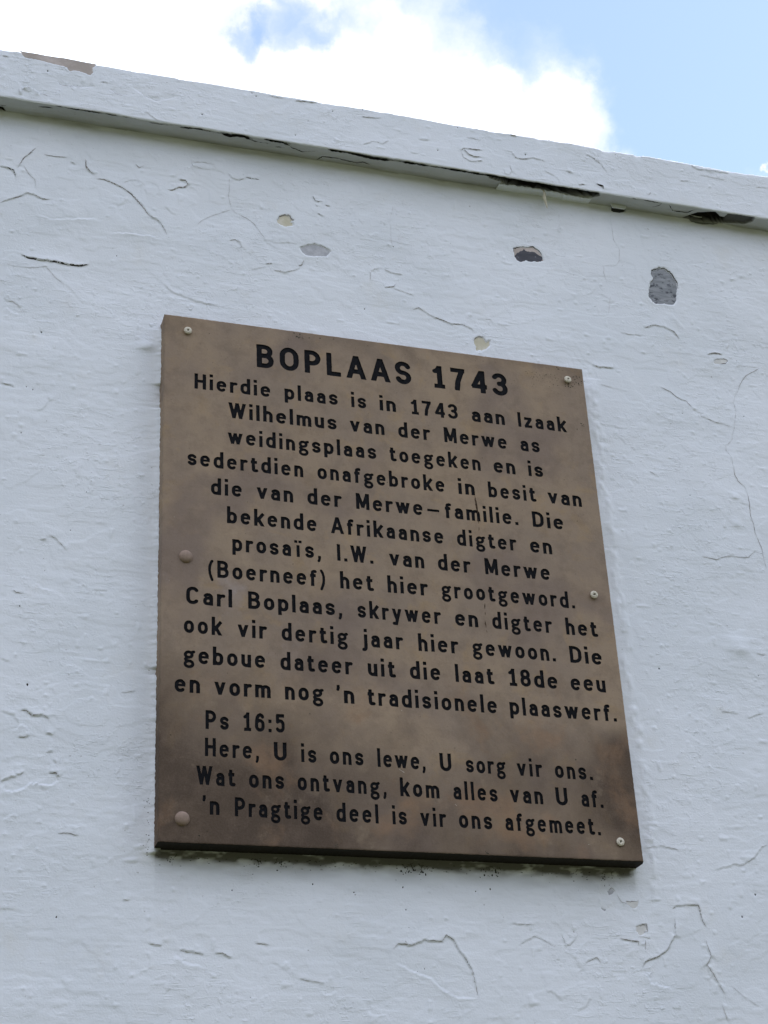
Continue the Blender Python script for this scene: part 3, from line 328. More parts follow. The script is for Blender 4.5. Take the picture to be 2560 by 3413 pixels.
# ------------------------------------------------------------------ the wall
wall = empty('whitewashed_wall', (0, WALL_Y, 0), 'tall whitewashed plaster wall with a flaking white cornice along its top', 'wall')
mmx = lambda x: x / 1000.0
def axis(lo, hi, step, farlo, farhi):
    a = list(np.arange(lo, hi + step / 2, step))
    l = []; s = step * 2; v = lo
    while v > farlo: v -= s; s *= 1.6; l.append(max(v, farlo))
    r = []; s = step * 2; v = a[-1]
    while v < farhi: v += s; s *= 1.6; r.append(min(v, farhi))
    return np.array(l[::-1] + a + r)
def lips(H, X, Z, items, x0, z0, stepx, stepz):
    """raise or sink the paint along traced flake edges (mm)"""
    for pts, w, dk, lip, sidew in items:
        if len(pts) < 2 or lip == 0: continue
        xs = [p[0] for p in pts]; zs = [p[1] for p in pts]; pad = 22
        sel = (X > min(xs) - pad) & (X < max(xs) + pad) & (Z > min(zs) - pad) & (Z < max(zs) + pad)
        r = np.where(sel.any(1))[0]; c = np.where(sel.any(0))[0]
        if not len(r) or not len(c): continue
        s_ = np.s_[r[0]:r[-1] + 1, c[0]:c[-1] + 1]
        d, sd_, t = seg_dist(X[s_] + 0.8 * vnoise(X[s_], Z[s_], 4, 4, 5), Z[s_] + 0.8 * vnoise(X[s_], Z[s_], 4, 4, 6), pts)
        end = np.clip(np.minimum(t, 1 - t) * 8 + 0.15, 0, 1)
        up = sd_ * sidew > 0
        if lip > 0: H[s_] += end * np.where(up, 1.7 * lip * np.exp(-d / 6.0), -0.7 * lip * np.exp(-d / 4.0))
        else: H[s_] += end * np.where(up, lip * np.exp(-(d / 9.0)), 0)
    return H
def surf_base(X, Z, seed):
    H = 1.9 * fbm(X, Z, 300, 220, seed, 2) + 0.85 * fbm(X, Z, 70, 48, seed + 1, 3, 0.4)
    patch = np.clip(fbm(X, Z, 150, 120, seed + 9, 2) * 2.2 + 0.45, 0, 1)
    H += (0.07 + 0.17 * patch) * fbm(X, Z, 16, 7, seed + 2, 3, 0.6)
    H += (0.02 + 0.06 * patch) * vnoise(X, Z + 0.03 * X, 45, 3.2, seed + 3)
    blob = np.clip(vnoise(X, Z, 9, 8, seed + 4) - 0.80, 0, 1) * 4.0
    H += blob * 1.1
    # overlapping coats: soft terraces
    q = fbm(X, Z, 120, 70, seed + 6, 4, 0.55) * 4.0
    H += 0.30 * (np.floor(q) + np.clip((q - np.floor(q) - 0.9) * 10, 0, 1))
    return H
XS = axis(-252, 1082, 1.5, -6000, 7000)
ZS = np.concatenate([axis(-222, 1052.5, 1.5, -Z0 * 1000, 1052.5)])
X, Z = np.meshgrid(XS, ZS)
H = surf_base(X, Z, 100)
WPATCH = []
for nm, depth, mat, seed in (('cream_round', 2.0, M_CREAM, 1), ('grey_oval', 1.8, M_GREYCOAT, 2), ('dark_outer', 1.6, M_PINK, 3), ('big_grey', 2.0, M_SLATE, 4),
                             ('cream_low', 2.0, M_CREAM, 5), ('small_oval', 0.9, M_PALE, 6), ('low_a', 0.8, M_GREYCOAT, 7), ('low_b', 0.8, M_GREYCOAT, 8),
                             ('low_c', 0.7, M_PALE, 9), ('low_d', 1.2, M_PALE, 10)):
    WPATCH.append((rough_poly(PATCH[nm], 1.8, 0.85, seed), depth, mat, nm))
bare = np.zeros_like(H); dirt_shade = np.zeros_like(H)
H = lips(H, X, Z, CRACKS, 0, 0, 1.5, 1.5)
rims = []; rr0 = random.Random(77)
for cx0, cz0, sx0, sz0, cnt in ((-130, 930, 90, 70, 16), (60, 930, 120, 60, 8), (-150, 100, 60, 120, 16), (80, -140, 180, 40, 12), (560, -130, 120, 50, 16), (740, 700, 110, 200, 14), (400, 900, 250, 60, 8), (-150, 520, 60, 200, 8)):
    for _ in range(cnt):
        px, pz = rr0.gauss(cx0, sx0), rr0.gauss(cz0, sz0); an = rr0.gauss(-0.1, 0.6); pts0 = [(px, pz)]; tw = rr0.uniform(-0.28, 0.28)
        for _k in range(rr0.randint(3, 9)):
            px += 3.6 * math.cos(an); pz += 3.6 * math.sin(an); an += tw + rr0.uniform(-0.5, 0.5); pts0.append((px, pz))
        if -8 < px < 612 and -8 < pz < 722: continue
        rims.append((pts0, 1, 0, rr0.uniform(0.15, 0.42), rr0.choice((1, 1, 1, -1))))
H = lips(H, X, Z, rims, 0, 0, 1.5, 1.5)
def boxsel(poly, pad):
    xs = [p[0] for p in poly]; zs = [p[1] for p in poly]
    i0, i1 = np.searchsorted(XS, [min(xs) - pad, max(xs) + pad]); j0, j1 = np.searchsorted(ZS, [min(zs) - pad, max(zs) + pad])
    return np.s_[j0:j1, i0:i1]
FLOOR = {}
for poly, depth, mat, nm in WPATCH:
    s_ = boxsel(poly, 8); sdv = poly_sd(X[s_], Z[s_], poly)
    base = float(np.median(H[s_])); FLOOR[nm] = base
    k = np.clip(0.5 - sdv / 1.7, 0, 1)
    H[s_] = H[s_] * (1 - np.clip(1 - sdv / 7.0, 0, 1)) + (base + 0.25 * (H[s_] - base) + 0.25 * np.exp(-np.abs(sdv) / 2)) * np.clip(1 - sdv / 7.0, 0, 1)
    H[s_] = H[s_] * (1 - k) + (base - depth) * k
s_ = boxsel(PATCH['wall_hole'], 8); sdv = poly_sd(X[s_], Z[s_], PATCH['wall_hole']) + 0.8 * vnoise(X[s_], Z[s_], 5, 5, 77)
k = np.clip(0.5 - sdv / 1.6, 0, 1); H[s_] -= 7 * k; bare[s_] = np.maximum(bare[s_], k)
hole2 = [(699, 1046), (698, 1036), (703, 1034.6), (711, 1034.8), (720, 1038.5), (723, 1046)]
s_ = boxsel(hole2, 8); sdv = poly_sd(X[s_], Z[s_], hole2); k = np.clip(0.5 - sdv / 1.6, 0, 1); H[s_] -= 4 * k; bare[s_] = np.maximum(bare[s_], k * 0.9)
for (bx, bz), rad, hh in BUMPS:
    dd = np.sqrt((X - bx) ** 2 + ((Z - bz - 2) * np.where(Z > bz, 0.9, 1.5)) ** 2)
    H += hh * np.exp(-(dd / rad) ** 2)
for (bx, bz), r_ in SPECKS:
    H -= 0.5 * np.exp(-(((X - bx) ** 2 + (Z - bz) ** 2) / (r_ * 0.35) ** 2))
# paint built up against the plaque: a thick ragged bead on its left, a brushed ridge on its right
nx_ = 1.3 * vnoise(X * 0, Z, 1, 22, 41) + 1.0 * vnoise(X * 0, Z, 1, 6, 42) + 0.8 * vnoise(X * 0, Z, 1, 2.4, 40)
nx_ = nx_ - 5.0 * (vnoise(X * 0, Z, 1, 30, 46) > 0.62)
inz = (Z > -6) & (Z < 708)
H += np.where(inz, (5.2 + nx_) * np.exp(-np.clip(-X, 0, None) / 5.0) * np.clip((X + 40) / 20, 0, 1), 0) * (X < 8)
rr = 26 + 10 * vnoise(X * 0, Z, 1, 60, 43) + 4 * vnoise(X * 0, Z, 1, 14, 44)
H += np.where((Z > -40) & (Z < 720), 1.5 * np.exp(-((X - 600 - rr) / 7.0) ** 2) * (0.8 + 0.6 * vnoise(X, Z, 6, 9, 45)), 0)
dirt_shade = 1.5 * np.exp(-np.clip(np.abs(Z + 4 + 2.0 * vnoise(X, Z, 14, 5, 51)) - 3, 0, 99) / 3.8) * np.clip((X + 4) / 14, 0, 1) * np.clip((606 - X) / 14, 0, 1) * np.clip(0.62 + 1.3 * fbm(X, Z, 16, 6, 52, 3), 0, 1)  # below the plaque: grime and its contact shade, both put into the colour
dirt_shade += 0.55 * np.exp(-np.clip(-Z - 6, 0, 99) / 16.0) * (Z < 10) * ((X > 2) & (X < 600)) * np.clip(0.35 + fbm(X, Z, 40, 14, 53, 3), 0, 1)
# darker line up in the corner under the cornice
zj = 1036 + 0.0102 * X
dirt_shade += 0.42 * np.exp(-np.clip(zj - Z, 0, None) / 7.0) * np.clip(0.4 + fbm(X, Z, 50, 8, 54, 3), 0, 1)
dirt_shade = np.clip(dirt_shade, 0, 0.9)
P = np.stack([X / 1000, WALL_Y - H / 1000, Z / 1000 + Z0], -1)
P[0, :, 2] = -0.3
Xc = (X[:-1, :-1] + X[1:, 1:]) / 2; Zc = (Z[:-1, :-1] + Z[1:, 1:]) / 2
keep = ~((Xc > 14) & (Xc < 586) & (Zc > 14) & (Zc < 700))
grid_mesh('wall_face', P, M_WALL, wall, keep, dict(bare=bare, dirt_shade=dirt_shade))
def wall_h(x, z):
    i = int(np.clip(np.searchsorted(XS, x) - 1, 0, len(XS) - 2)); j = int(np.clip(np.searchsorted(ZS, z) - 1, 0, len(ZS) - 2))
    a = (x - XS[i]) / (XS[i + 1] - XS[i]); b = (z - ZS[j]) / (ZS[j + 1] - ZS[j])
    return (H[j, i] * (1 - a) + H[j, i + 1] * a) * (1 - b) + (H[j + 1, i] * (1 - a) + H[j + 1, i + 1] * a) * b
# back and ends of the wall, so that it is a solid body
mk('wall_body', [(x, y, z) for z in (-0.3, Z0 + 1.02) for x, y in ((-6, 0.045), (7, 0.045), (7, 0.42), (-6, 0.42))],
   [(0, 3, 2, 1), (4, 5, 6, 7), (1, 2, 6, 5), (2, 3, 7, 6), (3, 0, 4, 7)], M_WALL, wall)
# bared patches: the sheet of older coat that shows inside each recess
def fan(poly, yfun, z0):
    n = len(poly); cx = sum(p[0] for p in poly) / n; cz = sum(p[1] for p in poly) / n
    vs, es = [Vector(p) for p in poly], [(i, (i + 1) % n) for i in range(n)]
    r = delaunay_2d_cdt(vs, es, [], 1, 1e-5); V = [(v[0] / 1000, yfun(v[0], v[1]), v[1] / 1000 + z0) for v in r[0]]
    F = []
    for f_ in r[2]:
        mx = sum(r[0][i][0] for i in f_) / 3; mz = sum(r[0][i][1] for i in f_) / 3
        ins = False
        for k in range(n):
            x1, z1 = poly[k]; x2, z2 = poly[(k + 1) % n]
            if (z1 > mz) != (z2 > mz) and mx < (x2 - x1) * (mz - z1) / (z2 - z1) + x1: ins = not ins
        if ins: F.append(tuple(f_)[::-1])
    return V, F
def grow(poly, d):
    n = len(poly); cx = sum(p[0] for p in poly) / n; cz = sum(p[1] for p in poly) / n
    return [(cx + (p[0] - cx) * (1 + d / max(4, math.hypot(p[0] - cx, p[1] - cz))), cz + (p[1] - cz) * (1 + d / max(4, math.hypot(p[0] - cx, p[1] - cz)))) for p in poly]
PL = dict(cream_round='round bared patch of old cream coat', grey_oval='oval bared patch of old grey coat', dark_outer='buff rim of the small black patch',
          big_grey='tall grey bared patch with dark flecks', cream_low='cream chip beside the top of the plaque')
RIMS = []; seed = 0
for poly, depth, mat, nm in WPATCH:
    seed += 1
    V, F = fan(grow(poly, 0.9), lambda x, z: WALL_Y - (FLOOR[nm] - depth + 0.42) / 1000, Z0)
    o = mk('bared_patch', V, F, mat, wall)
    if nm in PL: o['label'] = PL[nm]
    RIMS.append((poly, nm, seed))
V, F = fan(rough_poly(PATCH['dark_inner'], 2.0, 0.9, 31), lambda x, z: WALL_Y - (FLOOR['dark_outer'] - 1.6 + 0.62) / 1000, Z0)
mk('bared_patch', V, F, M_TAR, wall, label='small black bared patch')

def ribbon(pts, w, pos, seed, jit=0.35, taper=True):
    """thin strip along a polyline; pos(x, z) gives the 3-D point"""
    p = rough_poly(pts, 1.7, jit, seed, closed=False); r = random.Random(seed + 1); n = len(p); V = []; F = []
    wl_ = 1.0
    for i, (x, z) in enumerate(p):
        a = p[max(0, i - 1)]; b = p[min(n - 1, i + 1)]; dx, dz = b[0] - a[0], b[1] - a[1]; l = math.hypot(dx, dz) or 1
        wl_ = min(1.2, max(0.12, wl_ + r.uniform(-0.4, 0.38)))
        ww = w * wl_ * (min(1, 0.12 + min(i, n - 1 - i) / 4) if taper else 1) / 2
        nx, nz = -dz / l * ww, dx / l * ww
        V += [pos(x + nx, z + nz), pos(x - nx, z - nz)]
        if i: F.append((2 * i - 2, 2 * i - 1, 2 * i + 1, 2 * i))
    return V, F
wpos = lambda x, z: (x / 1000, WALL_Y - (wall_h(x, z) + 0.22) / 1000, z / 1000 + Z0)
# painted shade: ragged dark line under the paint edge at each chip's upper rim
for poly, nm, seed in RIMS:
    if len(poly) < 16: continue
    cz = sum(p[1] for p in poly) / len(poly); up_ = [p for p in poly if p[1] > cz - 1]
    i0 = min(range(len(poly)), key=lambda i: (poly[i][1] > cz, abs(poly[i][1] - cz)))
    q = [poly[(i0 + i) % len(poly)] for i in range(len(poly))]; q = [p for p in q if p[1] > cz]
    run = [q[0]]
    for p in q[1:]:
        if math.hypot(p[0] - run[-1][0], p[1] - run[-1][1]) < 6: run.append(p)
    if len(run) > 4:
        V, F = ribbon(run, 1.0, wpos, 700 + seed, 0.3); mk('crack_or_rim_shade', V, F, M_CRACK_SHADE[0 if nm in ('dark_outer', 'big_grey') else 1], wall)
for k, (pts, w, dk, lip, sidew) in enumerate(CRACKS):
    if dk <= 0.05 or len(pts) < 2: continue
    V, F = ribbon(pts, w * (0.78 if dk < 0.45 else 0.95), wpos, 200 + k)
    mk('crack_or_rim_shade', V, F, M_CRACK_SHADE[0 if dk > 0.65 else (1 if dk > 0.38 else 2)], wall)

# ------------------------------------------------------------------ cornice: one band of plaster swept along the wall head
FY = -1.2                                         # front of the band, mm
lowz = lambda x: 1038.6 + 0.0064 * x               # lower front edge
topz = lambda x: 1127.6 + 0.0072 * x + 1.0 * vnoise(x, x * 0, 60, 1, 61) + 0.7 * vnoise(x, x * 0, 13, 1, 62)
XB = axis(-262, 1100, 1.4, -6000, 7000)
sf = np.concatenate([[0.0, 0.02], np.linspace(0.04, 0.96, 66), [0.98, 1.0]])
ys = np.concatenate([[1.0, 2.2, 3.4], np.arange(4.6, 36, 1.15)])
nb = len(XB); rows = []; BN = []
xx = XB
ltop = lambda x: np.where(True, topz(x), 0)
HB = None
# front face grid
ZF = np.array([topz(xx) - s * (topz(xx) - lowz(xx)) for s in sf]); XF = np.tile(xx, (len(sf), 1))
HF = surf_base(XF, ZF, 300) * 0.8
HF = lips(HF, XF, ZF, BAND, 0, 0, 1, 1)
bp = rough_poly(BAND_PATCH, 2.2, 0.5, 21)
sdv = poly_sd(XF[:, :260], ZF[:, :260], bp); kk = np.clip(0.5 - sdv / 2.4, 0, 1)
HF[:, :260] = HF[:, :260] * (1 - kk) + (HF[:, :260] * 0.12 - 2.0) * kk
for (bx, bz), r_ in BAND_SPECKS: HF -= 0.9 * np.exp(-(((XF - bx) ** 2 + (ZF - bz) ** 2) / (r_ * 0.35) ** 2))
# chips out of the upper arris
for cxp, cwid, cdep in ((690, 10, 3), (742, 6, 3.5), (860, 4, 2), (905, 60, 2.2), (240, 14, 1.4), (-228, 18, 1.6), (500, 8, 1.5), (575, 5, 1.6), (-60, 40, 1.5)):
    HF -= cdep * np.exp(-((XF - cxp) / cwid) ** 4) * np.exp(-(topz(XF) - ZF) / 5.0)
YF = FY - HF
# round the two arrises
YF[0] += 3.0; YF[1] += 1.2; YF[-1] += 1.1
ragged = 0.3 + 0.5 * vnoise(xx, xx * 0, 8, 1, 63) + 0.35 * vnoise(xx, xx * 0, 2.6, 1, 64)
ZF[-1] += ragged; ZF[-2] += ragged * 0.7
ZF[0] += 0.5 * vnoise(xx, xx * 0, 3.0, 1, 65)
# soffit
XSo = np.tile(xx, (len(ys), 1)); YSo = np.tile(ys[:, None], (1, nb)) + 0.0
HS = 0.9 * fbm(XSo, YSo, 60, 20, 400, 3) + 0.35 * fbm(XSo, YSo, 9, 6, 401, 2)
bareS = np.zeros_like(HS)
for ci, poly in enumerate(CAVITY):
    sdv = poly_sd(XSo, YSo, poly) + 0.35 * vnoise(XSo, YSo, 9, 9, 402)
    k = np.clip(0.5 - sdv / 1.4, 0, 1); HS += np.where(XSo > 889, 5.0, 16.0 if ci < 2 else 3.0) * k; bareS = np.maximum(bareS, np.clip(1.2 - sdv / 1.4, 0, 1))
bareS = np.where((XSo > 889) & (bareS > 0), bareS * 0.80, bareS)
for pts, w in SOFFIT:
    d, _, t = seg_dist(XSo, YSo, pts); k = np.clip(1.2 - d / (w * 0.55), 0, 1) * (w > 2.5); HS += 3.0 * k
ZSo = lowz(XSo) + HS + 0.3
dirt_shadeS = 0.36 + 0.10 * fbm(XSo, YSo, 90, 30, 406, 3) + 0.28 * np.clip((YSo - 18) / 12, 0, 1) * np.clip(0.6 + fbm(XSo, YSo, 40, 8, 405, 3), 0, 1)  # soffit grime plus its dimness, painted together into this mask
# top surface running back over the wall
yt = np.array([420.0, 200.0, 60.0, 20.0, 8.0])
XT = np.tile(xx, (len(yt), 1)); YT = np.tile(yt[:, None], (1, nb)); ZT = topz(XT) + 3 + 0 * YT + 1.0 * vnoise(XT, YT, 30, 30, 66); ZT[-1] = topz(xx) + 1.2
PB = np.stack([np.concatenate([XT, XF, XSo]), np.concatenate([YT, YF, YSo]), np.concatenate([ZT, ZF, ZSo])], -1) / 1000
PB[..., 2] += Z0
z_ = np.zeros
grid_mesh('cornice', PB, M_WALL, wall, None, dict(bare=np.concatenate([z_(XT.shape), z_(XF.shape), bareS]), dirt_shade=np.concatenate([z_(XT.shape), z_(XF.shape), dirt_shadeS])), flip=True)
def band_y(x, z):
    i = int(np.clip(np.searchsorted(xx, x) - 1, 0, nb - 2)); zc = ZF[:, i]; j = int(np.clip(np.searchsorted(-zc, -z) - 1, 0, len(sf) - 2))
    return min(YF[j, i], YF[j + 1, i], YF[j, i + 1], YF[j + 1, i + 1])
def sof_z(x, y):
    i = int(np.clip(np.searchsorted(xx, x) - 1, 0, nb - 2)); j = int(np.clip(np.searchsorted(ys, y) - 1, 0, len(ys) - 2))
    return min(ZSo[j, i], ZSo[j + 1, i], ZSo[j, i + 1])
for k, (pts, w, dk, lip, sidew) in enumerate(BAND):
    if dk <= 0.05: continue
    V, F = ribbon(pts, w * (0.8 if dk < 0.45 else 1.0), lambda x, z: (x / 1000, (band_y(x, z) - 0.2) / 1000, z / 1000 + Z0), 500 + k)
    mk('crack_or_rim_shade', V, F, M_CRACK_SHADE[0 if dk > 0.65 else (1 if dk > 0.38 else 2)], wall)
bpc = [(x, min(z, float(topz(np.array([x]))[0]) - 0.8)) for x, z in grow(bp, 0.6)]
V, F = fan(bpc, lambda x, z: (FY + 1.35) / 1000, Z0)
mk('bared_patch', V, F, M_PINK, wall, label='long buff patch on the cornice where the paint has peeled')
for k, (pts, w) in enumerate(SOFFIT):
    pts = [(x, max(y, -0.4) + 0.7) for x, y in pts]
    V, F = ribbon(pts, w * 1.15, lambda x, y: (x / 1000, max(y, FY + 0.1) / 1000, (min(sof_z(x, max(y, 1.0)), lowz(x) + 0.2) - 0.3) / 1000 + Z0), 600 + k, 0.45)
    mk('open_joint', [v for v in V], F, M_GAP, wall)
# torn plate of plaster left hanging below the long gap, and the curl of paint dangling from it
def solid(poly3, thick, mat, name, parent, **kw):
    """a thin plate: two copies of a 3-D outline strip joined by sides; poly3 = [(left point, right point), ...]"""
    V = []; F = []
    n = len(poly3)
    for a, b in poly3: V += [Vector(a), Vector(b)]
    off = Vector(thick); V += [v + off for v in V]; q = 2 * n
    for i in range(n - 1):
        a = 2 * i; F += [(a, a + 1, a + 3, a + 2), (q + a, q + a + 2, q + a + 3, q + a + 1), (a, a + 2, q + a + 2, q + a), (a + 1, q + a + 1, q + a + 3, a + 3)]
    F += [(0, q, q + 1, 1), (2 * n - 2, 2 * n - 1, q + 2 * n - 1, q + 2 * n - 2)]
    return mk(name, V, F, mat, parent, **kw)
W = lambda x, y, z: (x / 1000, y / 1000, z / 1000 + Z0)
r = random.Random(5); strip = []
for i in range(56):
    x = 507 + i * 2.75
    z = lowz(x) - 2.4 - (1.8 * math.sin(i * 0.19)) * 0.3 - (1.2 if i > 38 else 0)
    front = 11.5 + r.uniform(-1.0, 1.0) + (1.5 if i < 6 else 0) + 0.05 * i * 0.9
    strip.append((W(x, front, z + r.uniform(-.3, .3)), W(x, 29, z + 1.2)))
solid(strip, (0, 0, 0.0016), M_WALL, 'torn_plaster_plate', wall)
curl = [((573.5, 11.8, 1041), (579.5, 12.2, 1041)), ((577, 11.4, 1038.5), (580.8, 11.8, 1038)), ((577.6, 11.6, 1033), (581.6, 12.2, 1033)), ((575.5, 12.4, 1028), (582.0, 13.4, 1027)),
        ((578.5, 13.6, 1019), (583.2, 14.6, 1018)), ((581.2, 14.6, 1012), (583.6, 15.4, 1012)), ((582.2, 14.8, 1009.8), (583.0, 15.2, 1009.8))]
solid([(W(*a), W(*b)) for a, b in curl], (0.0003, 0.0009, 0), M_CREAM, 'paint_curl', wall, smooth=True)
# lifted flap of paint under the cornice, the hole behind it shows below
fl = [((694.5, 21.5, 1044.5), (721.0, 21.8, 1044.8)), ((695.0, 20.6, 1040), (720, 21.0, 1040)), ((695.5, 19.6, 1035.8), (716.5, 20.2, 1036.4))]
solid([(W(*a), W(*b)) for a, b in fl], (0, 0.0012, 0), M_WALL, 'paint_flap', wall)

# dirt specks and grime: too many and too small to count
def blobs(name, items, mat, parent, posf):
    V = []; F = []; r = random.Random(9)
    for x, z, rx, rz in items:
        n = 7; b = len(V); a0 = r.uniform(0, 6)
        P0 = []
        for k in range(n):
            a = a0 + k * 2 * math.pi / n; q = r.uniform(0.6, 1.25); P0.append((x + rx * q * math.cos(a), z + rz * q * math.sin(a)))
        c = Vector(posf(x, z)); V.append(c + Vector((0, -0.0005, 0)))
        for p in P0: V.append(Vector(posf(*p)) + Vector((0, 0.0001, 0)))
        for k in range(n): F.append((b, b + 1 + (k + 1) % n, b + 1 + k))
    return mk(name, V, F, mat, parent, kind='stuff')
sp = [(x, z, r_ * 0.20, r_ * 0.24) for (x, z), r_ in SPECKS]
r = random.Random(3)
for _ in range(150):
    x = r.uniform(5, 600); z = -6 - abs(r.gauss(0, 1)) * 6
    sp.append((x, z, r.uniform(0.3, 1.5), r.uniform(0.2, 0.6)))
for cxp in (20, 120, 150, 300, 305, 322, 400, 415, 560): 
    for _ in range(9): sp.append((cxp + r.gauss(0, 4), -8 - abs(r.gauss(0, 7)), r.uniform(0.3, 1.3), r.uniform(0.3, 1.6)))
for _ in range(26): sp.append((-5 - abs(r.gauss(0, 5)), r.uniform(-8, 60), r.uniform(0.3, 1.0), r.uniform(0.2, 0.6)))
for _ in range(70): sp.append((r.uniform(-240, 1000), r.uniform(-200, 1020), r.uniform(0.2, 0.5), r.uniform(0.2, 0.5)))
sp = [q for q in sp if not (-1 < q[0] < 601 and -1 < q[1] < 716)]
blobs('dirt_specks', sp, M_SOOT, wall, lambda x, z: (x / 1000, WALL_Y - (wall_h(x, z) + 0.1) / 1000, z / 1000 + Z0))
blobs('cornice_specks', [(x, z, q * 0.17, q * 0.26) for (x, z), q in BAND_SPECKS], M_SOOT, wall, lambda x, z: (x / 1000, (band_y(x, z) - 0.15) / 1000, z / 1000 + Z0))

# ------------------------------------------------------------------ the plaque
T = 28.0; PW, PH = 600.0, 715.0
plaque = empty('memorial_plaque', (0, 0, Z0), 'brown sandstone plaque engraved with black lettering, screwed to the white wall', 'plaque')

# --- routed sans-serif glyphs drawn as strokes, in millimetres for a 23.3 mm capital
CAP, XH, ASC, HW = 23.3, 16.4, 24.0, 2.1
def oval(x0, x1, y0, y1, a0=0, a1=360, k=1.12):
    """stroke path of a narrow round-ended oval, traversed anticlockwise from angle a0 to a1"""
    mx = (x0 + x1) / 2; rx = (x1 - x0) / 2; ry = min((y1 - y0) / 2, rx * k); pts = []
    n = 48
    for i in range(n + 1):
        a = math.radians(a0 + (a1 - a0) * i / n); s = math.sin(a); cy = (y1 - ry) if s > 1e-6 else ((y0 + ry) if s < -1e-6 else (y0 + y1) / 2)
        pts.append((mx + rx * math.cos(a), cy + ry * s))
    return ('p', pts)
def arc(cx, cy, rx, ry, a0, a1): return ('p', [(cx + rx * math.cos(math.radians(a0 + (a1 - a0) * i / 20)), cy + ry * math.sin(math.radians(a0 + (a1 - a0) * i / 20))) for i in range(21)])
ln = lambda *a: ('l', a)                       # square-ended stroke
rl = lambda *a: ('p', [tuple(a[i:i + 2]) for i in range(0, len(a), 2)])   # round-ended polyline
def G(w, *prims, clip=None): return (w, prims, clip)
h = HW; x_ = XH
def bowl(x0, x1, y0, y1): r_ = (y1 - y0) / 2; return rl(*sum([[x0, y1], [x1 - r_, y1]], []), *sum([[x1 - r_ + r_ * math.sin(t * math.pi / 12), (y0 + y1) / 2 + r_ * math.cos(t * math.pi / 12)] for t in range(1, 12)], []), x1 - r_, y0, x0, y0)
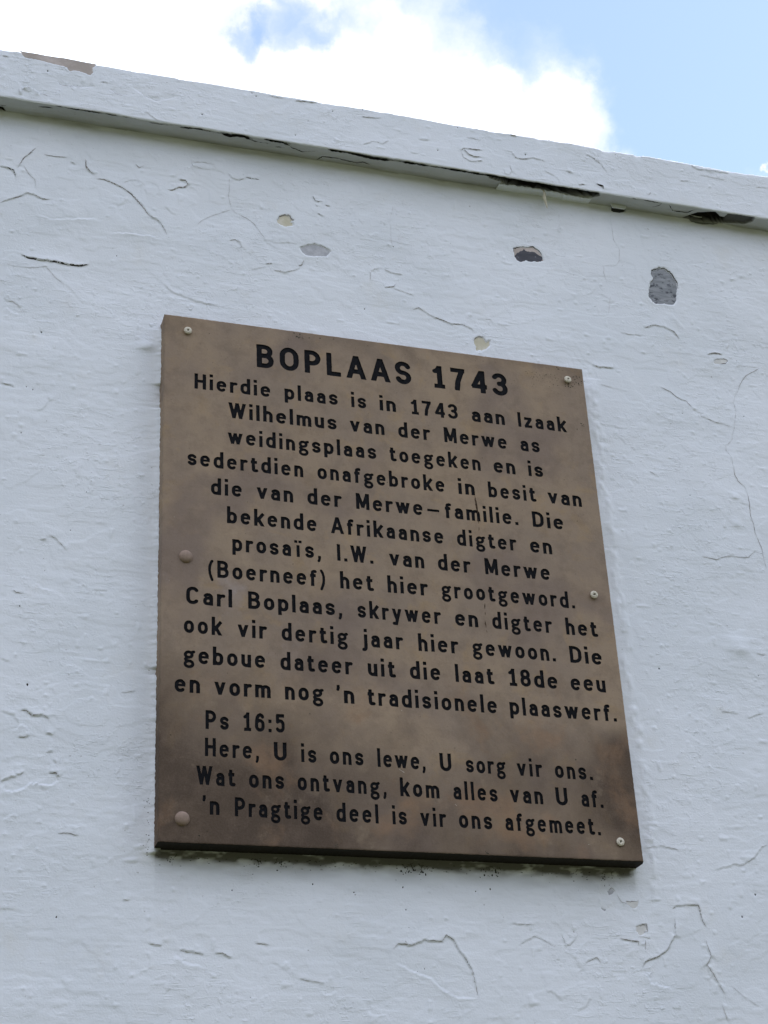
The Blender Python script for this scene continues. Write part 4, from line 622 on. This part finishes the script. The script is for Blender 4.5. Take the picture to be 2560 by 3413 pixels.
GL = {
 'i': G(4.2, ln(h, 0, h, x_), ln(h, 19.7, h, ASC)), 'l': G(4.2, ln(h, 0, h, ASC)), 'I': G(4.4, ln(2.2, 0, 2.2, CAP)),
 'j': G(6.2, ln(6.2 - h, -1.5, 6.2 - h, x_), rl(6.2 - h, -1.0, 6.2 - h - .3, -2.6, 6.2 - h - 1.4, -3.7, 1.2, -3.9), ln(6.2 - h, 19.7, 6.2 - h, ASC)),
 'o': G(12.6, oval(h, 12.6 - h, h, x_ - h)),
 'e': G(12.6, ('p', [p for k_, p in enumerate(oval(h, 12.6 - h, h, x_ - h, 0, 312, k=1.05)[1]) if k_ > 4 or p[1] > 9.2]), ln(h, 8.9, 12.3, 8.9, 1.55)),
 'n': G(11.8, ln(h, 0, h, x_), oval(h, 11.8 - h, -20, x_ - h, 0, 180), ln(11.8 - h, 0, 11.8 - h, 10), clip=(0, 40)),
 'm': G(18.6, ln(h, 0, h, x_), oval(h, 9.3, -20, x_ - h, 0, 180), oval(9.3, 18.6 - h, -20, x_ - h, 0, 180), ln(9.3, 0, 9.3, 10), ln(18.6 - h, 0, 18.6 - h, 10), clip=(0, 40)),
 'h': G(11.8, ln(h, 0, h, ASC), oval(h, 11.8 - h, -20, x_ - h, 0, 180), ln(11.8 - h, 0, 11.8 - h, 10), clip=(0, 40)),
 'u': G(11.8, ln(11.8 - h, 0, 11.8 - h, x_), oval(h, 11.8 - h, h, 40, 180, 360), ln(h, 6, h, x_), clip=(-1, x_)),
 'r': G(8.8, ln(h, 0, h, x_), arc(h + 4.7, x_ - h - 4.9, 4.7, 4.9, 175, 80)),
 'b': G(12.6, ln(h, 0, h, ASC), oval(h, 12.6 - h, h, x_ - h)), 'd': G(12.6, ln(12.6 - h, 0, 12.6 - h, ASC), oval(h, 12.6 - h, h, x_ - h)),
 'p': G(12.6, ln(h, -5.2, h, x_), oval(h, 12.6 - h, h, x_ - h)),
 'g': G(13.2, oval(h, 10.6 - .4, 7.4, x_ - h + .1, k=1.0), rl(h + 1.6, 7.0, h + .2, 5.4, h + .9, 3.6, h + 3, 3.0, 8.4, 2.8), oval(1.9, 11.2, -4.6, 2.7, k=.8), rl(9.2, x_ - 3.2, 10.6, x_ - 2.0, 12.2, x_ - 1.5)),
 'a': G(11.6, ln(11.6 - h, 0, 11.6 - h, 11), oval(h + .2, 11.6 - h, -20, x_ - h, 0, 152, k=.9), rl(11.6 - h, 9.7, 5.8, 9.6, 3.7, 9.0, 2.3, 7.4, h, 5.5, 2.4, 3.6, 3.7, 2.3, 5.8, h, 7.6, 2.4, 9.4, 4.2), clip=(0, 40)),
 's': G(11.4, arc(5.7, x_ - h - (x_ - 2 * h) / 4, 3.7, (x_ - 2 * h) / 4, 25, 270), arc(5.7, h + (x_ - 2 * h) / 4, 3.7, (x_ - 2 * h) / 4, 90, -155)),
 't': G(9.0, ln(3.4, 4.5, 3.4, 20.6), rl(3.4, 5, 3.6, 3.3, 4.6, 2.3, 6.4, h, 7.6, 2.3), ln(.2, x_ - 1.9, 8.2, x_ - 1.9)),
 'f': G(8.4, ln(3.4, 0, 3.4, 17.5), rl(3.4, 17, 3.6, 18.9, 4.6, 20.1, 6.2, 20.4, 7.0, 20.2), ln(.2, x_ - 1.9, 7.8, x_ - 1.9)),
 'k': G(12.6, ln(h, 0, h, ASC), ln(h, 5.2, 12, 17.9), ln(5.6, 9.4, 11.8, -1.6), clip=(0, ASC)),
 'v': G(13.0, ln(1.6, 17.8, 6.7, .6), ln(11.4, 17.8, 6.3, .6), clip=(0, x_)),
 'w': G(18.6, ln(1.5, 17.8, 5.9, .4), ln(9.7, 17.0, 5.5, .4), ln(8.9, 17.0, 13.1, .4), ln(17.1, 17.8, 12.7, .4), clip=(0, x_)),
 'y': G(13.0, ln(1.6, 17.8, 6.7, .6), ln(11.4, 17.8, 5.0, -5.5), rl(5.4, -3.4, 4.2, -4.0, 2.2, -3.8), clip=(-6.2, x_)),
 'z': G(11.4, ln(.4, x_ - h + .1, 11, x_ - h + .1), ln(.4, h - .1, 11, h - .1), ln(9.8, x_ - 1.6, 1.7, 1.6), clip=(0, x_)),
 'A': G(16.2, ln(1.2, -1.4, 8.3, 23.8), ln(15.0, -1.4, 7.9, 23.8), ln(3.6, 7.2, 12.6, 7.2), clip=(0, CAP)),
 'B': G(14.4, ln(h, 0, h, CAP), bowl(h, 13.2 - h + .3, 12.2, CAP - h), bowl(h, 14.4 - h, h, 12.2)),
 'C': G(14.8, oval(h, 14.8 - h, h, CAP - h, 35, 325, k=1.1)), 'D': G(14.6, ln(h, 0, h, CAP), rl(h, CAP - h, 6.2, CAP - h, 9.4, CAP - h - .9, 11.6, CAP - h - 3.2, 12.5, CAP - h - 6.2, 12.5, h + 6.2, 11.6, h + 3.2, 9.4, h + .9, 6.2, h, h, h)),
 'H': G(14.6, ln(h, 0, h, CAP), ln(14.6 - h, 0, 14.6 - h, CAP), ln(h, 12, 14.6 - h, 12)), 'L': G(12.4, ln(h, 0, h, CAP), ln(h, h, 12.4, h)),
 'M': G(17.4, ln(h, 0, h, CAP), ln(17.4 - h, 0, 17.4 - h, CAP), ln(2.6, 22.8, 8.9, 2.6), ln(14.8, 22.8, 8.5, 2.6), clip=(0, CAP)),
 'O': G(16.2, oval(h, 16.2 - h, h, CAP - h, k=1.15)), 'P': G(13.8, ln(h, 0, h, CAP), bowl(h, 13.8 - h, 10.2, CAP - h)),
 'S': G(14.0, arc(7, CAP - h - (CAP - 2 * h) / 4, 4.9, (CAP - 2 * h) / 4, 22, 270), arc(7, h + (CAP - 2 * h) / 4, 4.9, (CAP - 2 * h) / 4, 90, -158)),
 'U': G(14.6, oval(h, 14.6 - h, h, 60, 180, 360), ln(h, 7, h, CAP), ln(14.6 - h, 7, 14.6 - h, CAP), clip=(-1, CAP)),
 'W': G(21.0, ln(1.5, 24.6, 6.6, .2), ln(10.9, 24.2, 6.2, .2), ln(10.1, 24.2, 14.8, .2), ln(19.5, 24.6, 14.4, .2), clip=(0, CAP)),
 '1': G(10.0, ln(5.6, 0, 5.6, CAP), rl(5.2, CAP - 2.4, 3.4, CAP - 5.0, 1.8, CAP - 5.8), ln(.6, 1.9, 10.0, 1.9), clip=(0, CAP)),
 '7': G(13.0, ln(.4, CAP - h, 12.8, CAP - h), rl(10.6, CAP - h, 8.4, 15.4, 6.4, 9.4, 5.3, 1.2), clip=(0, CAP)),
 '4': G(14.0, ln(10.2, 0, 10.2, CAP), ln(.6, 6.6, 13.8, 6.6), ln(1.7, 5.6, 9.8, 22.9), clip=(0, CAP)),
 '3': G(13.0, arc(6.2, CAP - h - 4.6, 4.5, 4.6, 150, -90), arc(6.2, h + 5.1, 4.9, 5.1, 90, -155)),
 '8': G(13.0, oval(h + .5, 12.4 - h, 12.2, CAP - h, k=1.0), oval(h, 13 - h, h, 12.2, k=1.0)),
 '6': G(13.0, oval(h, 13 - h, h, 13.8, k=1.0), rl(h, 8, h + .2, 13.0, 3.2, 17.4, 5.0, 20.2, 7.2, CAP - h, 9.6, 20.0, 10.4, 18.6)),
 '5': G(12.8, rl(3.0, CAP - h, 3.0, 13.6), ln(h - .6, CAP - h, 12.0, CAP - h), oval(h, 12.6 - h, h, 14.6, 140, -150, k=1.0)),
 '.': G(4.3, ln(2.15, 0, 2.15, 4.2)), ',': G(4.6, ln(2.4, .4, 2.4, 4.2), rl(2.8, 2.0, 2.3, -1.2, 1.4, -3.0)), "'": G(4.4, ln(2.4, 19.2, 2.4, CAP), rl(2.7, 20, 2.0, 17.4)),
 ':': G(4.3, ln(2.15, 0, 2.15, 4.2), ln(2.15, 11.6, 2.15, 15.8)), '-': G(15.5, ln(0, 9.3, 15.5, 9.3)),
 '(': G(7.2, rl(5.4, CAP - 1.1, 3.6, 19.0, 2.4, 14.4, 2.2, 9.8, 2.7, 5.0, 4.0, .6, 5.6, -3.4)), ')': G(7.2, rl(1.8, CAP - 1.1, 3.6, 19.0, 4.8, 14.4, 5.0, 9.8, 4.5, 5.0, 3.2, .6, 1.6, -3.4)),
 '\u00ef': G(9.0, ln(4.5, 0, 4.5, x_), ln(1.7, 19.6, 1.7, 23.2), ln(7.3, 19.6, 7.3, 23.2)),
}
THIN = {',': 0.8, "'": 0.8, '(': 0.8, ')': 0.8, '-': 0.78, 'g': 0.86, 'a': 0.95, 'e': 0.95, 's': 0.97, '\u00ef': 0.95}
CELL_LO, CELL_HI = -7.7, 25.3
def contours(ch, hw):
    w, prims, clip = GL[ch]; hw = hw * THIN.get(ch, 1.0); st = 0.36
    gx = np.arange(-1.4, w + 1.4 + st, st); gy = np.arange(-7.6, 25.2, st); GX, GY = np.meshgrid(gx, gy)
    sdf = np.full(GX.shape, 99.0)
    for kind, a in prims:
        if kind == 'p':
            d, _, _ = seg_dist(GX, GY, a); sdf = np.minimum(sdf, d - hw)
        else:
            x0, y0, x1, y1 = a[:4]; hk = a[4] if len(a) > 4 else hw; L = math.hypot(x1 - x0, y1 - y0); ux, uy = (x1 - x0) / L, (y1 - y0) / L
            mx, my = (x0 + x1) / 2, (y0 + y1) / 2; rc = 0.32
            u = np.abs((GX - mx) * ux + (GY - my) * uy) - (L / 2 - rc); v = np.abs(-(GX - mx) * uy + (GY - my) * ux) - (hk - rc)
            d = np.sqrt(np.maximum(u, 0) ** 2 + np.maximum(v, 0) ** 2) + np.minimum(np.maximum(u, v), 0) - rc
            sdf = np.minimum(sdf, d)
    if clip: sdf = np.maximum(sdf, np.maximum(GY - clip[1], clip[0] - GY))
    sdf = sdf - 0.10 + 0.12 * vnoise(GX, GY, 2.2, 2.2, ord(ch))
    # marching squares
    ny, nx = sdf.shape; segs = {}
    I = (sdf[:-1, :-1] < 0) * 1 + (sdf[:-1, 1:] < 0) * 2 + (sdf[1:, 1:] < 0) * 4 + (sdf[1:, :-1] < 0) * 8
    def ept(e):
        j, i, dr = e
        a = sdf[j, i]; b = sdf[j, i + 1] if dr == 0 else sdf[j + 1, i]; t = a / (a - b)
        return (gx[i] + (st * t if dr == 0 else 0), gy[j] + (st * t if dr == 1 else 0))
    TB = {1: [(3, 0)], 2: [(0, 1)], 3: [(3, 1)], 4: [(1, 2)], 5: [(3, 0), (1, 2)], 6: [(0, 2)], 7: [(3, 2)], 8: [(2, 3)], 9: [(2, 0)], 10: [(0, 1), (2, 3)], 11: [(2, 1)], 12: [(1, 3)], 13: [(1, 0)], 14: [(0, 3)]}
    for j, i in zip(*np.where((I > 0) & (I < 15))):
        E = ((j, i, 0), (j, i + 1, 1), (j + 1, i, 0), (j, i, 1))
        for a, b in TB[int(I[j, i])]: segs[tuple(int(q) for q in E[a])] = tuple(int(q) for q in E[b])
    loops = []
    while segs:
        s0, e = segs.popitem(); lp = [s0]
        while e in segs: lp.append(e); e = segs.pop(e)
        if e != s0 or len(lp) < 8: continue
        loops.append(simplify([ept(q) for q in lp], 0.055))
    return w, loops
def simplify(p, tol):
    n = len(p); keep_ = [False] * n; k0 = 0; k1 = max(range(n), key=lambda i: (p[i][0] - p[0][0]) ** 2 + (p[i][1] - p[0][1]) ** 2)
    q = p + [p[0]]
    stack = [(0, k1), (k1, n)]; keep_[0] = keep_[k1] = True
    while stack:
        a, b = stack.pop()
        if b - a < 2: continue
        ax, ay = q[a]; bx, by = q[b]; l = math.hypot(bx - ax, by - ay) or 1e-9
        dm, im = max((abs((q[i][0] - ax) * (by - ay) - (q[i][1] - ay) * (bx - ax)) / l, i) for i in range(a + 1, b))
        if dm > tol: keep_[im] = True; stack += [(a, im), (im, b)]
    return [p[i] for i in range(n) if keep_[i]]
def pin(x, y, loops):
    c = False
    for lp in loops:
        n = len(lp)
        for k in range(n):
            x1, y1 = lp[k]; x2, y2 = lp[(k + 1) % n]
            if (y1 > y) != (y2 > y) and x < (x2 - x1) * (y - y1) / (y2 - y1) + x1: c = not c
    return c
CACHE = {}
def glyph(ch, hw):
    """ring (plate around the letter) and core (letter) triangles over one cell, with the contour loops"""
    key = (ch, round(hw, 2))
    if key in CACHE: return CACHE[key]
    w, loops = contours(ch, hw)
    vs = [(-1.6, CELL_LO), (w + 1.6, CELL_LO), (w + 1.6, CELL_HI), (-1.6, CELL_HI)]; es = [(0, 1), (1, 2), (2, 3), (3, 0)]; lo = []
    for lp in loops:
        b = len(vs); vs += lp; es += [(b + i, b + (i + 1) % len(lp)) for i in range(len(lp))]; lo.append(list(range(b, b + len(lp))))
    r_ = delaunay_2d_cdt([Vector(v) for v in vs], es, [], 0, 1e-6)
    nv = [(v[0], v[1]) for v in r_[0]]; mp = {}
    for ni, olds in enumerate(r_[3]):
        for o_ in olds: mp[o_] = ni
    ring = []; core = []
    for f_ in r_[2]:
        cx_ = sum(nv[i][0] for i in f_) / len(f_); cy_ = sum(nv[i][1] for i in f_) / len(f_)
        (core if pin(cx_, cy_, loops) else ring).append(tuple(f_))
    CACHE[key] = (w, nv, ring, core, [[mp[i] for i in l_] for l_ in lo], [mp[i] for i in range(4)])
    return CACHE[key]

face_V = []; face_F = []; holes = []          # plate geometry around the letters; hole outlines for the frame
DEPTH = 1.3
def add_word(word, xa, xb, base, sc, line_cells, per_letter):
    """letters of one word between xa and xb (mm); base(x) = baseline height"""
    ws = [GL[c][0] for c in word]; tot = sum(ws) * sc; n = len(word)
    gap = (xb - xa - tot) / (n - 1) if n > 1 else 0
    fx = 1.0
    if n == 1: fx = (xb - xa) / tot
    else:
        fx = min(max((xb - xa - (5.7 if per_letter else 4.8) * sc * (n - 1)) / tot, 0.90), 1.12); gap = (xb - xa - tot * fx) / (n - 1)
    x = xa; V = []; F = []
    rr_ = random.Random(hash(word) % 1000 + int(xa))
    rr_ = random.Random(int(xa * 10) + n)
    for c in word:
        w, nv, ring, core, loops, corners = glyph(c, HW * (1.06 if per_letter else 1.0))
        z = base(x + w * sc * fx / 2) + rr_.uniform(-0.25, 0.25)
        b = len(face_V); face_V.extend((x + p[0] * sc * fx, z + p[1] * sc) for p in nv); face_F.extend(tuple(b + i for i in t) for t in ring)
        line_cells.append([b + corners[k] for k in range(4)])
        if per_letter: V = []; F = []
        # letter: floor, sunk into the stone, and the walls of the cut
        b = len(V); nvn = len(nv)
        for p in nv: V.append(((x + p[0] * sc * fx) / 1000, DEPTH / 1000, (z + p[1] * sc) / 1000))
        used = {}
        F.extend(tuple(b + i for i in t) for t in core)
        for lp in loops:
            t0 = len(V)
            for i in lp: v = V[b + i]; V.append((v[0], 0.00002, v[2]))
            m_ = len(lp)
            for k in range(m_): F.append((b + lp[k], b + lp[(k + 1) % m_], t0 + (k + 1) % m_, t0 + k))
        x += w * sc * fx + gap
        if per_letter: emit('letter', V, F)
    if not per_letter: emit('word', V, F)
def emit(name, V, F):
    used = sorted({i for f_ in F for i in f_}); mp = {o_: k for k, o_ in enumerate(used)}
    me = bpy.data.meshes.new(name); me.from_pydata([V[i] for i in used], [], [tuple(mp[i] for i in f_) for f_ in F]); me.materials.append(M_INK)
    o = bpy.data.objects.new(name, me); COL.objects.link(o); o.parent = plaque
for li, (zb, slope, words_) in enumerate(TEXT):
    sc = 1.54 if li == 0 else (1.0 if li < 14 else 0.97)
    base = (lambda zb, slope: (lambda x: zb + slope * (x - 300) - (0.6 if zb > 640 else 0)))(zb, slope)
    cells = []
    for w_, xa, xb in words_:
        add_word(w_, xa, xb, base, sc, cells, li == 0)
    # webs of stone between neighbouring cells
    for c0, c1 in zip(cells[:-1], cells[1:]): face_F.append((c0[1], c1[0], c1[3], c0[2]))
    top = []; bot = []
    for c in cells: bot += [c[0], c[1]]; top += [c[3], c[2]]
    holes.append(bot + top[::-1])
# frame: everything of the front face outside the text strips
def edge_pts(p, q, amp, step, seed):
    r = random.Random(seed); n = int(math.hypot(q[0] - p[0], q[1] - p[1]) / step); o = []
    dx, dz = q[0] - p[0], q[1] - p[1]; l = math.hypot(dx, dz); nx, nz = -dz / l, dx / l; v = 0
    for i in range(n):
        t = i / n; v = 0.75 * v + r.uniform(-amp, amp); chip = amp * 3.2 if r.random() < 0.035 else 0
        e = max(0.0, min(1, i / 2)); k = (abs(v) + chip) * e
        o.append((p[0] + dx * t + nx * k, p[1] + dz * t + nz * k))
    return o
IN = 1.5
inner = edge_pts((IN, IN), (PW - IN, IN), .35, 2.5, 1) + edge_pts((PW - IN, IN), (PW - IN, PH - IN), .30, 2.5, 2) + edge_pts((PW - IN, PH - IN), (IN, PH - IN), .25, 2.5, 3) + edge_pts((IN, PH - IN), (IN, IN), .25, 2.5, 4)
n = len(inner)
vs = [Vector(p) for p in inner]; es = [(i, (i + 1) % n) for i in range(n)]; vmap = {}
for hl in holes:
    idx = []
    for vi in hl: vmap[len(vs)] = vi; idx.append(len(vs)); vs.append(Vector(face_V[vi]))
    es += [(idx[i], idx[(i + 1) % len(idx)]) for i in range(len(idx))]
res = delaunay_2d_cdt(vs, es, [], 0, 1e-5)
hp = [[face_V[i] for i in hl] for hl in holes]; hb = [(min(p[0] for p in q), max(p[0] for p in q), min(p[1] for p in q), max(p[1] for p in q)) for q in hp]
fb = len(face_V); face_V.extend((v[0], v[1]) for v in res[0]); n_in = {}
for ni, olds in enumerate(res[3]):
    for o_ in olds: n_in[o_] = fb + ni
for f_ in res[2]:
    cx_ = sum(res[0][i][0] for i in f_) / 3; cz_ = sum(res[0][i][1] for i in f_) / 3; bad = False
    if not pin(cx_, cz_, [inner]): continue
    for q, bb in zip(hp, hb):
        if bb[0] < cx_ < bb[1] and bb[2] < cz_ < bb[3] and pin(cx_, cz_, [q]): bad = True; break
    if not bad: face_F.append(tuple(fb + i for i in f_))
V3 = [(x / 1000, 0.0, z / 1000) for x, z in face_V]; F3 = list(face_F)
# sides: worn arris, then back to the wall; the left side is broken and ragged, the lower right back corner is knocked off
def ring_at(y, out, rag, seed):
    r = random.Random(seed); o = []
    for i, (x, z) in enumerate(inner):
        X_ = x; Z_ = z
        if x < IN + 4 and 1 < z < PH - 1: X_ = out + (r.uniform(-rag, rag) if y > 8 else r.uniform(-.15, .15))
        elif x > PW - IN - 4 and 1 < z < PH - 1: X_ = PW - out + r.uniform(-.2, .2) + (3.0 * max(0, 1 - z / 90) if y > 8 else 0)
        if z < IN + 4: Z_ = out + r.uniform(-.2, .2)
        elif z > PH - IN - 4: Z_ = PH - out + r.uniform(-.15, .15)
        if x < IN + .6: X_ = out if X_ == x else X_
        if x > PW - IN - .6 and X_ == x: X_ = PW - out
        o.append((X_ / 1000, y / 1000, Z_ / 1000))
    return o
prev = [n_in[i] for i in range(n)]
for y, out_, rag, seed in ((0.5, 0.5, 0, 70), (1.6, 0.0, 0, 71), (10, 0.2, .25, 72), (20, 0.2, .45, 73), (30.5, 0.0, .6, 74)):
    b = len(V3); V3 += ring_at(y, out_, rag, seed)
    for i in range(n): F3.append((prev[i], b + i, b + (i + 1) % n, prev[(i + 1) % n]))
    prev = [b + i for i in range(n)]
mk('stone_slab', V3, F3, M_STONE, plaque, offset=(0, 0, Z0))

# a few strands of old web and root clinging under the plaque
r = random.Random(21); V = []; F = []
for cx0, n0 in ((22, 3), (95, 2), (150, 4), (215, 2), (308, 6), (318, 5), (405, 3), (418, 4), (520, 2), (572, 3)):
    for _ in range(n0):
        x = cx0 + r.gauss(0, 4); z = -3 - r.random() * 3; an = r.uniform(-2.6, -0.6); pts = [(x, z)]
        for _k in range(r.randint(2, 5)): an += r.uniform(-0.9, 0.9); x += 1.7 * math.cos(an); z += 1.7 * math.sin(an); pts.append((x, z))
        v_, f_ = ribbon(pts, r.uniform(0.5, 1.1), wpos, r.randint(0, 9999), 0.4); b = len(V); V += v_; F += [tuple(b + i for i in q) for q in f_]
mk('web_strands', V, F, M_SOOT, wall, kind='stuff')
# screws and plugged screw holes
def lathe(prof, n, wob=0.0, seed=0):
    r = random.Random(seed); V = []; F = []
    for i, (rad, y) in enumerate(prof):
        for k in range(n):
            a = 2 * math.pi * k / n; q = rad * (1 + r.uniform(-wob, wob)); V.append((q * math.cos(a) / 1000, y / 1000, q * math.sin(a) / 1000))
    for i in range(len(prof) - 1):
        for k in range(n): a = i * n + k; b = i * n + (k + 1) % n; F.append((a, b, b + n, a + n))
    return V, F
slab_loc = Vector((0, 0, Z0))
def part(name, V, F, mat, parent, loc, smooth=True, **kw):
    me = bpy.data.meshes.new(name); me.from_pydata(V, [], F)
    if smooth: me.polygons.foreach_set('use_smooth', [True] * len(me.polygons))
    me.materials.append(mat); o = bpy.data.objects.new(name, me); COL.objects.link(o); o.parent = parent; o.location = loc; set_props(o, **kw); return o
for k, (x, z) in enumerate(PLQ['screws']):
    star = k >= 2; hr = []
    nseg = 32
    proud = (4.2, 5.2, 5.0, 3.0)[k]
    def srad(i):
        a = 2 * math.pi * i / nseg + 0.5
        if star: return 1.55 + 0.5 * math.cos(a * 4)
        return 1.35 / max(abs(math.cos((a % (math.pi / 2)) - math.pi / 4)), .5) * 0.95
    V = []; F = []
    prof = [(None, -proud + 2.4), (None, -proud + 0.05), (2.6, -proud - .1), (3.6, -proud), (4.0, -proud + .35), (4.9, -proud + .7), (5.3, -proud + 1.3), (5.2, -proud + 2.0), (3.4, -proud + 2.6), (3.2, 1.0)]
    for rad, y in prof:
        for i in range(nseg):
            a = 2 * math.pi * i / nseg; q = srad(i) if rad is None else rad; V.append((q * math.cos(a) / 1000, y / 1000, q * math.sin(a) / 1000))
    for i in range(len(prof) - 1):
        for j in range(nseg): a = i * nseg + j; b = i * nseg + (j + 1) % nseg; F.append((a, b, b + nseg, a + nseg))
    s = part('screw', V, F, M_SCREW, plaque, (x / 1000, 0, z / 1000), smooth=False)
    s.rotation_euler = (random.Random(k).uniform(-.06, .06), (0.3, 0.1, 0.5, 0.2)[k], random.Random(k + 9).uniform(-.06, .06))
    Vc = [(0, (-proud + 2.35) / 1000, 0)] + [((srad(i) + .05) * math.cos(2 * math.pi * i / nseg) / 1000, (-proud + 2.3) / 1000, (srad(i) + .05) * math.sin(2 * math.pi * i / nseg) / 1000) for i in range(nseg)]
    part('drive_recess', Vc, [(0, 1 + (i + 1) % nseg, 1 + i) for i in range(nseg)], M_GAP, s, (0, 0, 0), False)
for k, (x, z) in enumerate(PLQ['caps']):
    prof = [(0.01, -5.0), (2.5, -4.85), (5, -4.2), (7, -2.9), (8.2, -1.4), (8.7, 0.3), (8.5, 1.0)]
    V, F = lathe(prof, 28, 0.012, 4 + k)
    part('screw_cap', V, F, M_CAP, plaque, (x / 1000, 0, z / 1000), True)
# weathering on the face: brown seam lines, lichen spots, pale chips
M_SEAM = make_plain('iron_seam', (0.03, 0.02, 0.012), (0.075, 0.045, 0.026), 200.0, 0.8)
M_CHIP = make_plain('fresh_chip', (0.55, 0.50, 0.42), (0.42, 0.36, 0.30), 200.0, 0.8)
ppos = lambda x, z: (x / 1000, -0.00018, z / 1000 + Z0)
for k, pts in enumerate(PLQ['crack']):
    V, F = ribbon(pts, 2.3, ppos, 900 + k, 0.35); mk('stone_seam', V, F, M_SEAM, plaque)
for k, pts in enumerate(PLQ['chips']):
    V, F = ribbon(pts, 0.9, ppos, 950 + k, 0.05, False); mk('chip', V, F, M_CHIP, plaque)
it = []
r = random.Random(12)
for (x, z), s in PLQ['spots']:
    for _ in range(1 if s < 6 else 6): it.append((x + (0 if s < 6 else r.gauss(0, s * .28)), z + (0 if s < 6 else r.gauss(0, s * .28)), s * (0.17 if s < 6 else .10) * r.uniform(.7, 1.4), s * (0.17 if s < 6 else .09) * r.uniform(.7, 1.4)))
for _ in range(60): it.append((min(585, max(8, 545 + r.gauss(0, 26))), min(PH - 3, 700 - abs(r.gauss(0, 12))), r.uniform(.2, .9), r.uniform(.2, .7)))
for _ in range(60): it.append((r.uniform(5, 595), r.uniform(5, 710), r.uniform(.2, .45), r.uniform(.2, .45)))
V = []; F = []
for x, z, rx, rz in it:
    if x > 596 or z > PH - 3: continue
    b = len(V); V.append(ppos(x, z)); a0 = r.uniform(0, 6)
    for k in range(7): a = a0 + k * 2 * math.pi / 7; q = r.uniform(.6, 1.2); V.append(ppos(x + rx * q * math.cos(a), z + rz * q * math.sin(a)))
    for k in range(7): F.append((b, b + 1 + k, b + 1 + (k + 1) % 7))
mk('lichen_spots', V, F, M_SOOT, plaque, kind='stuff')
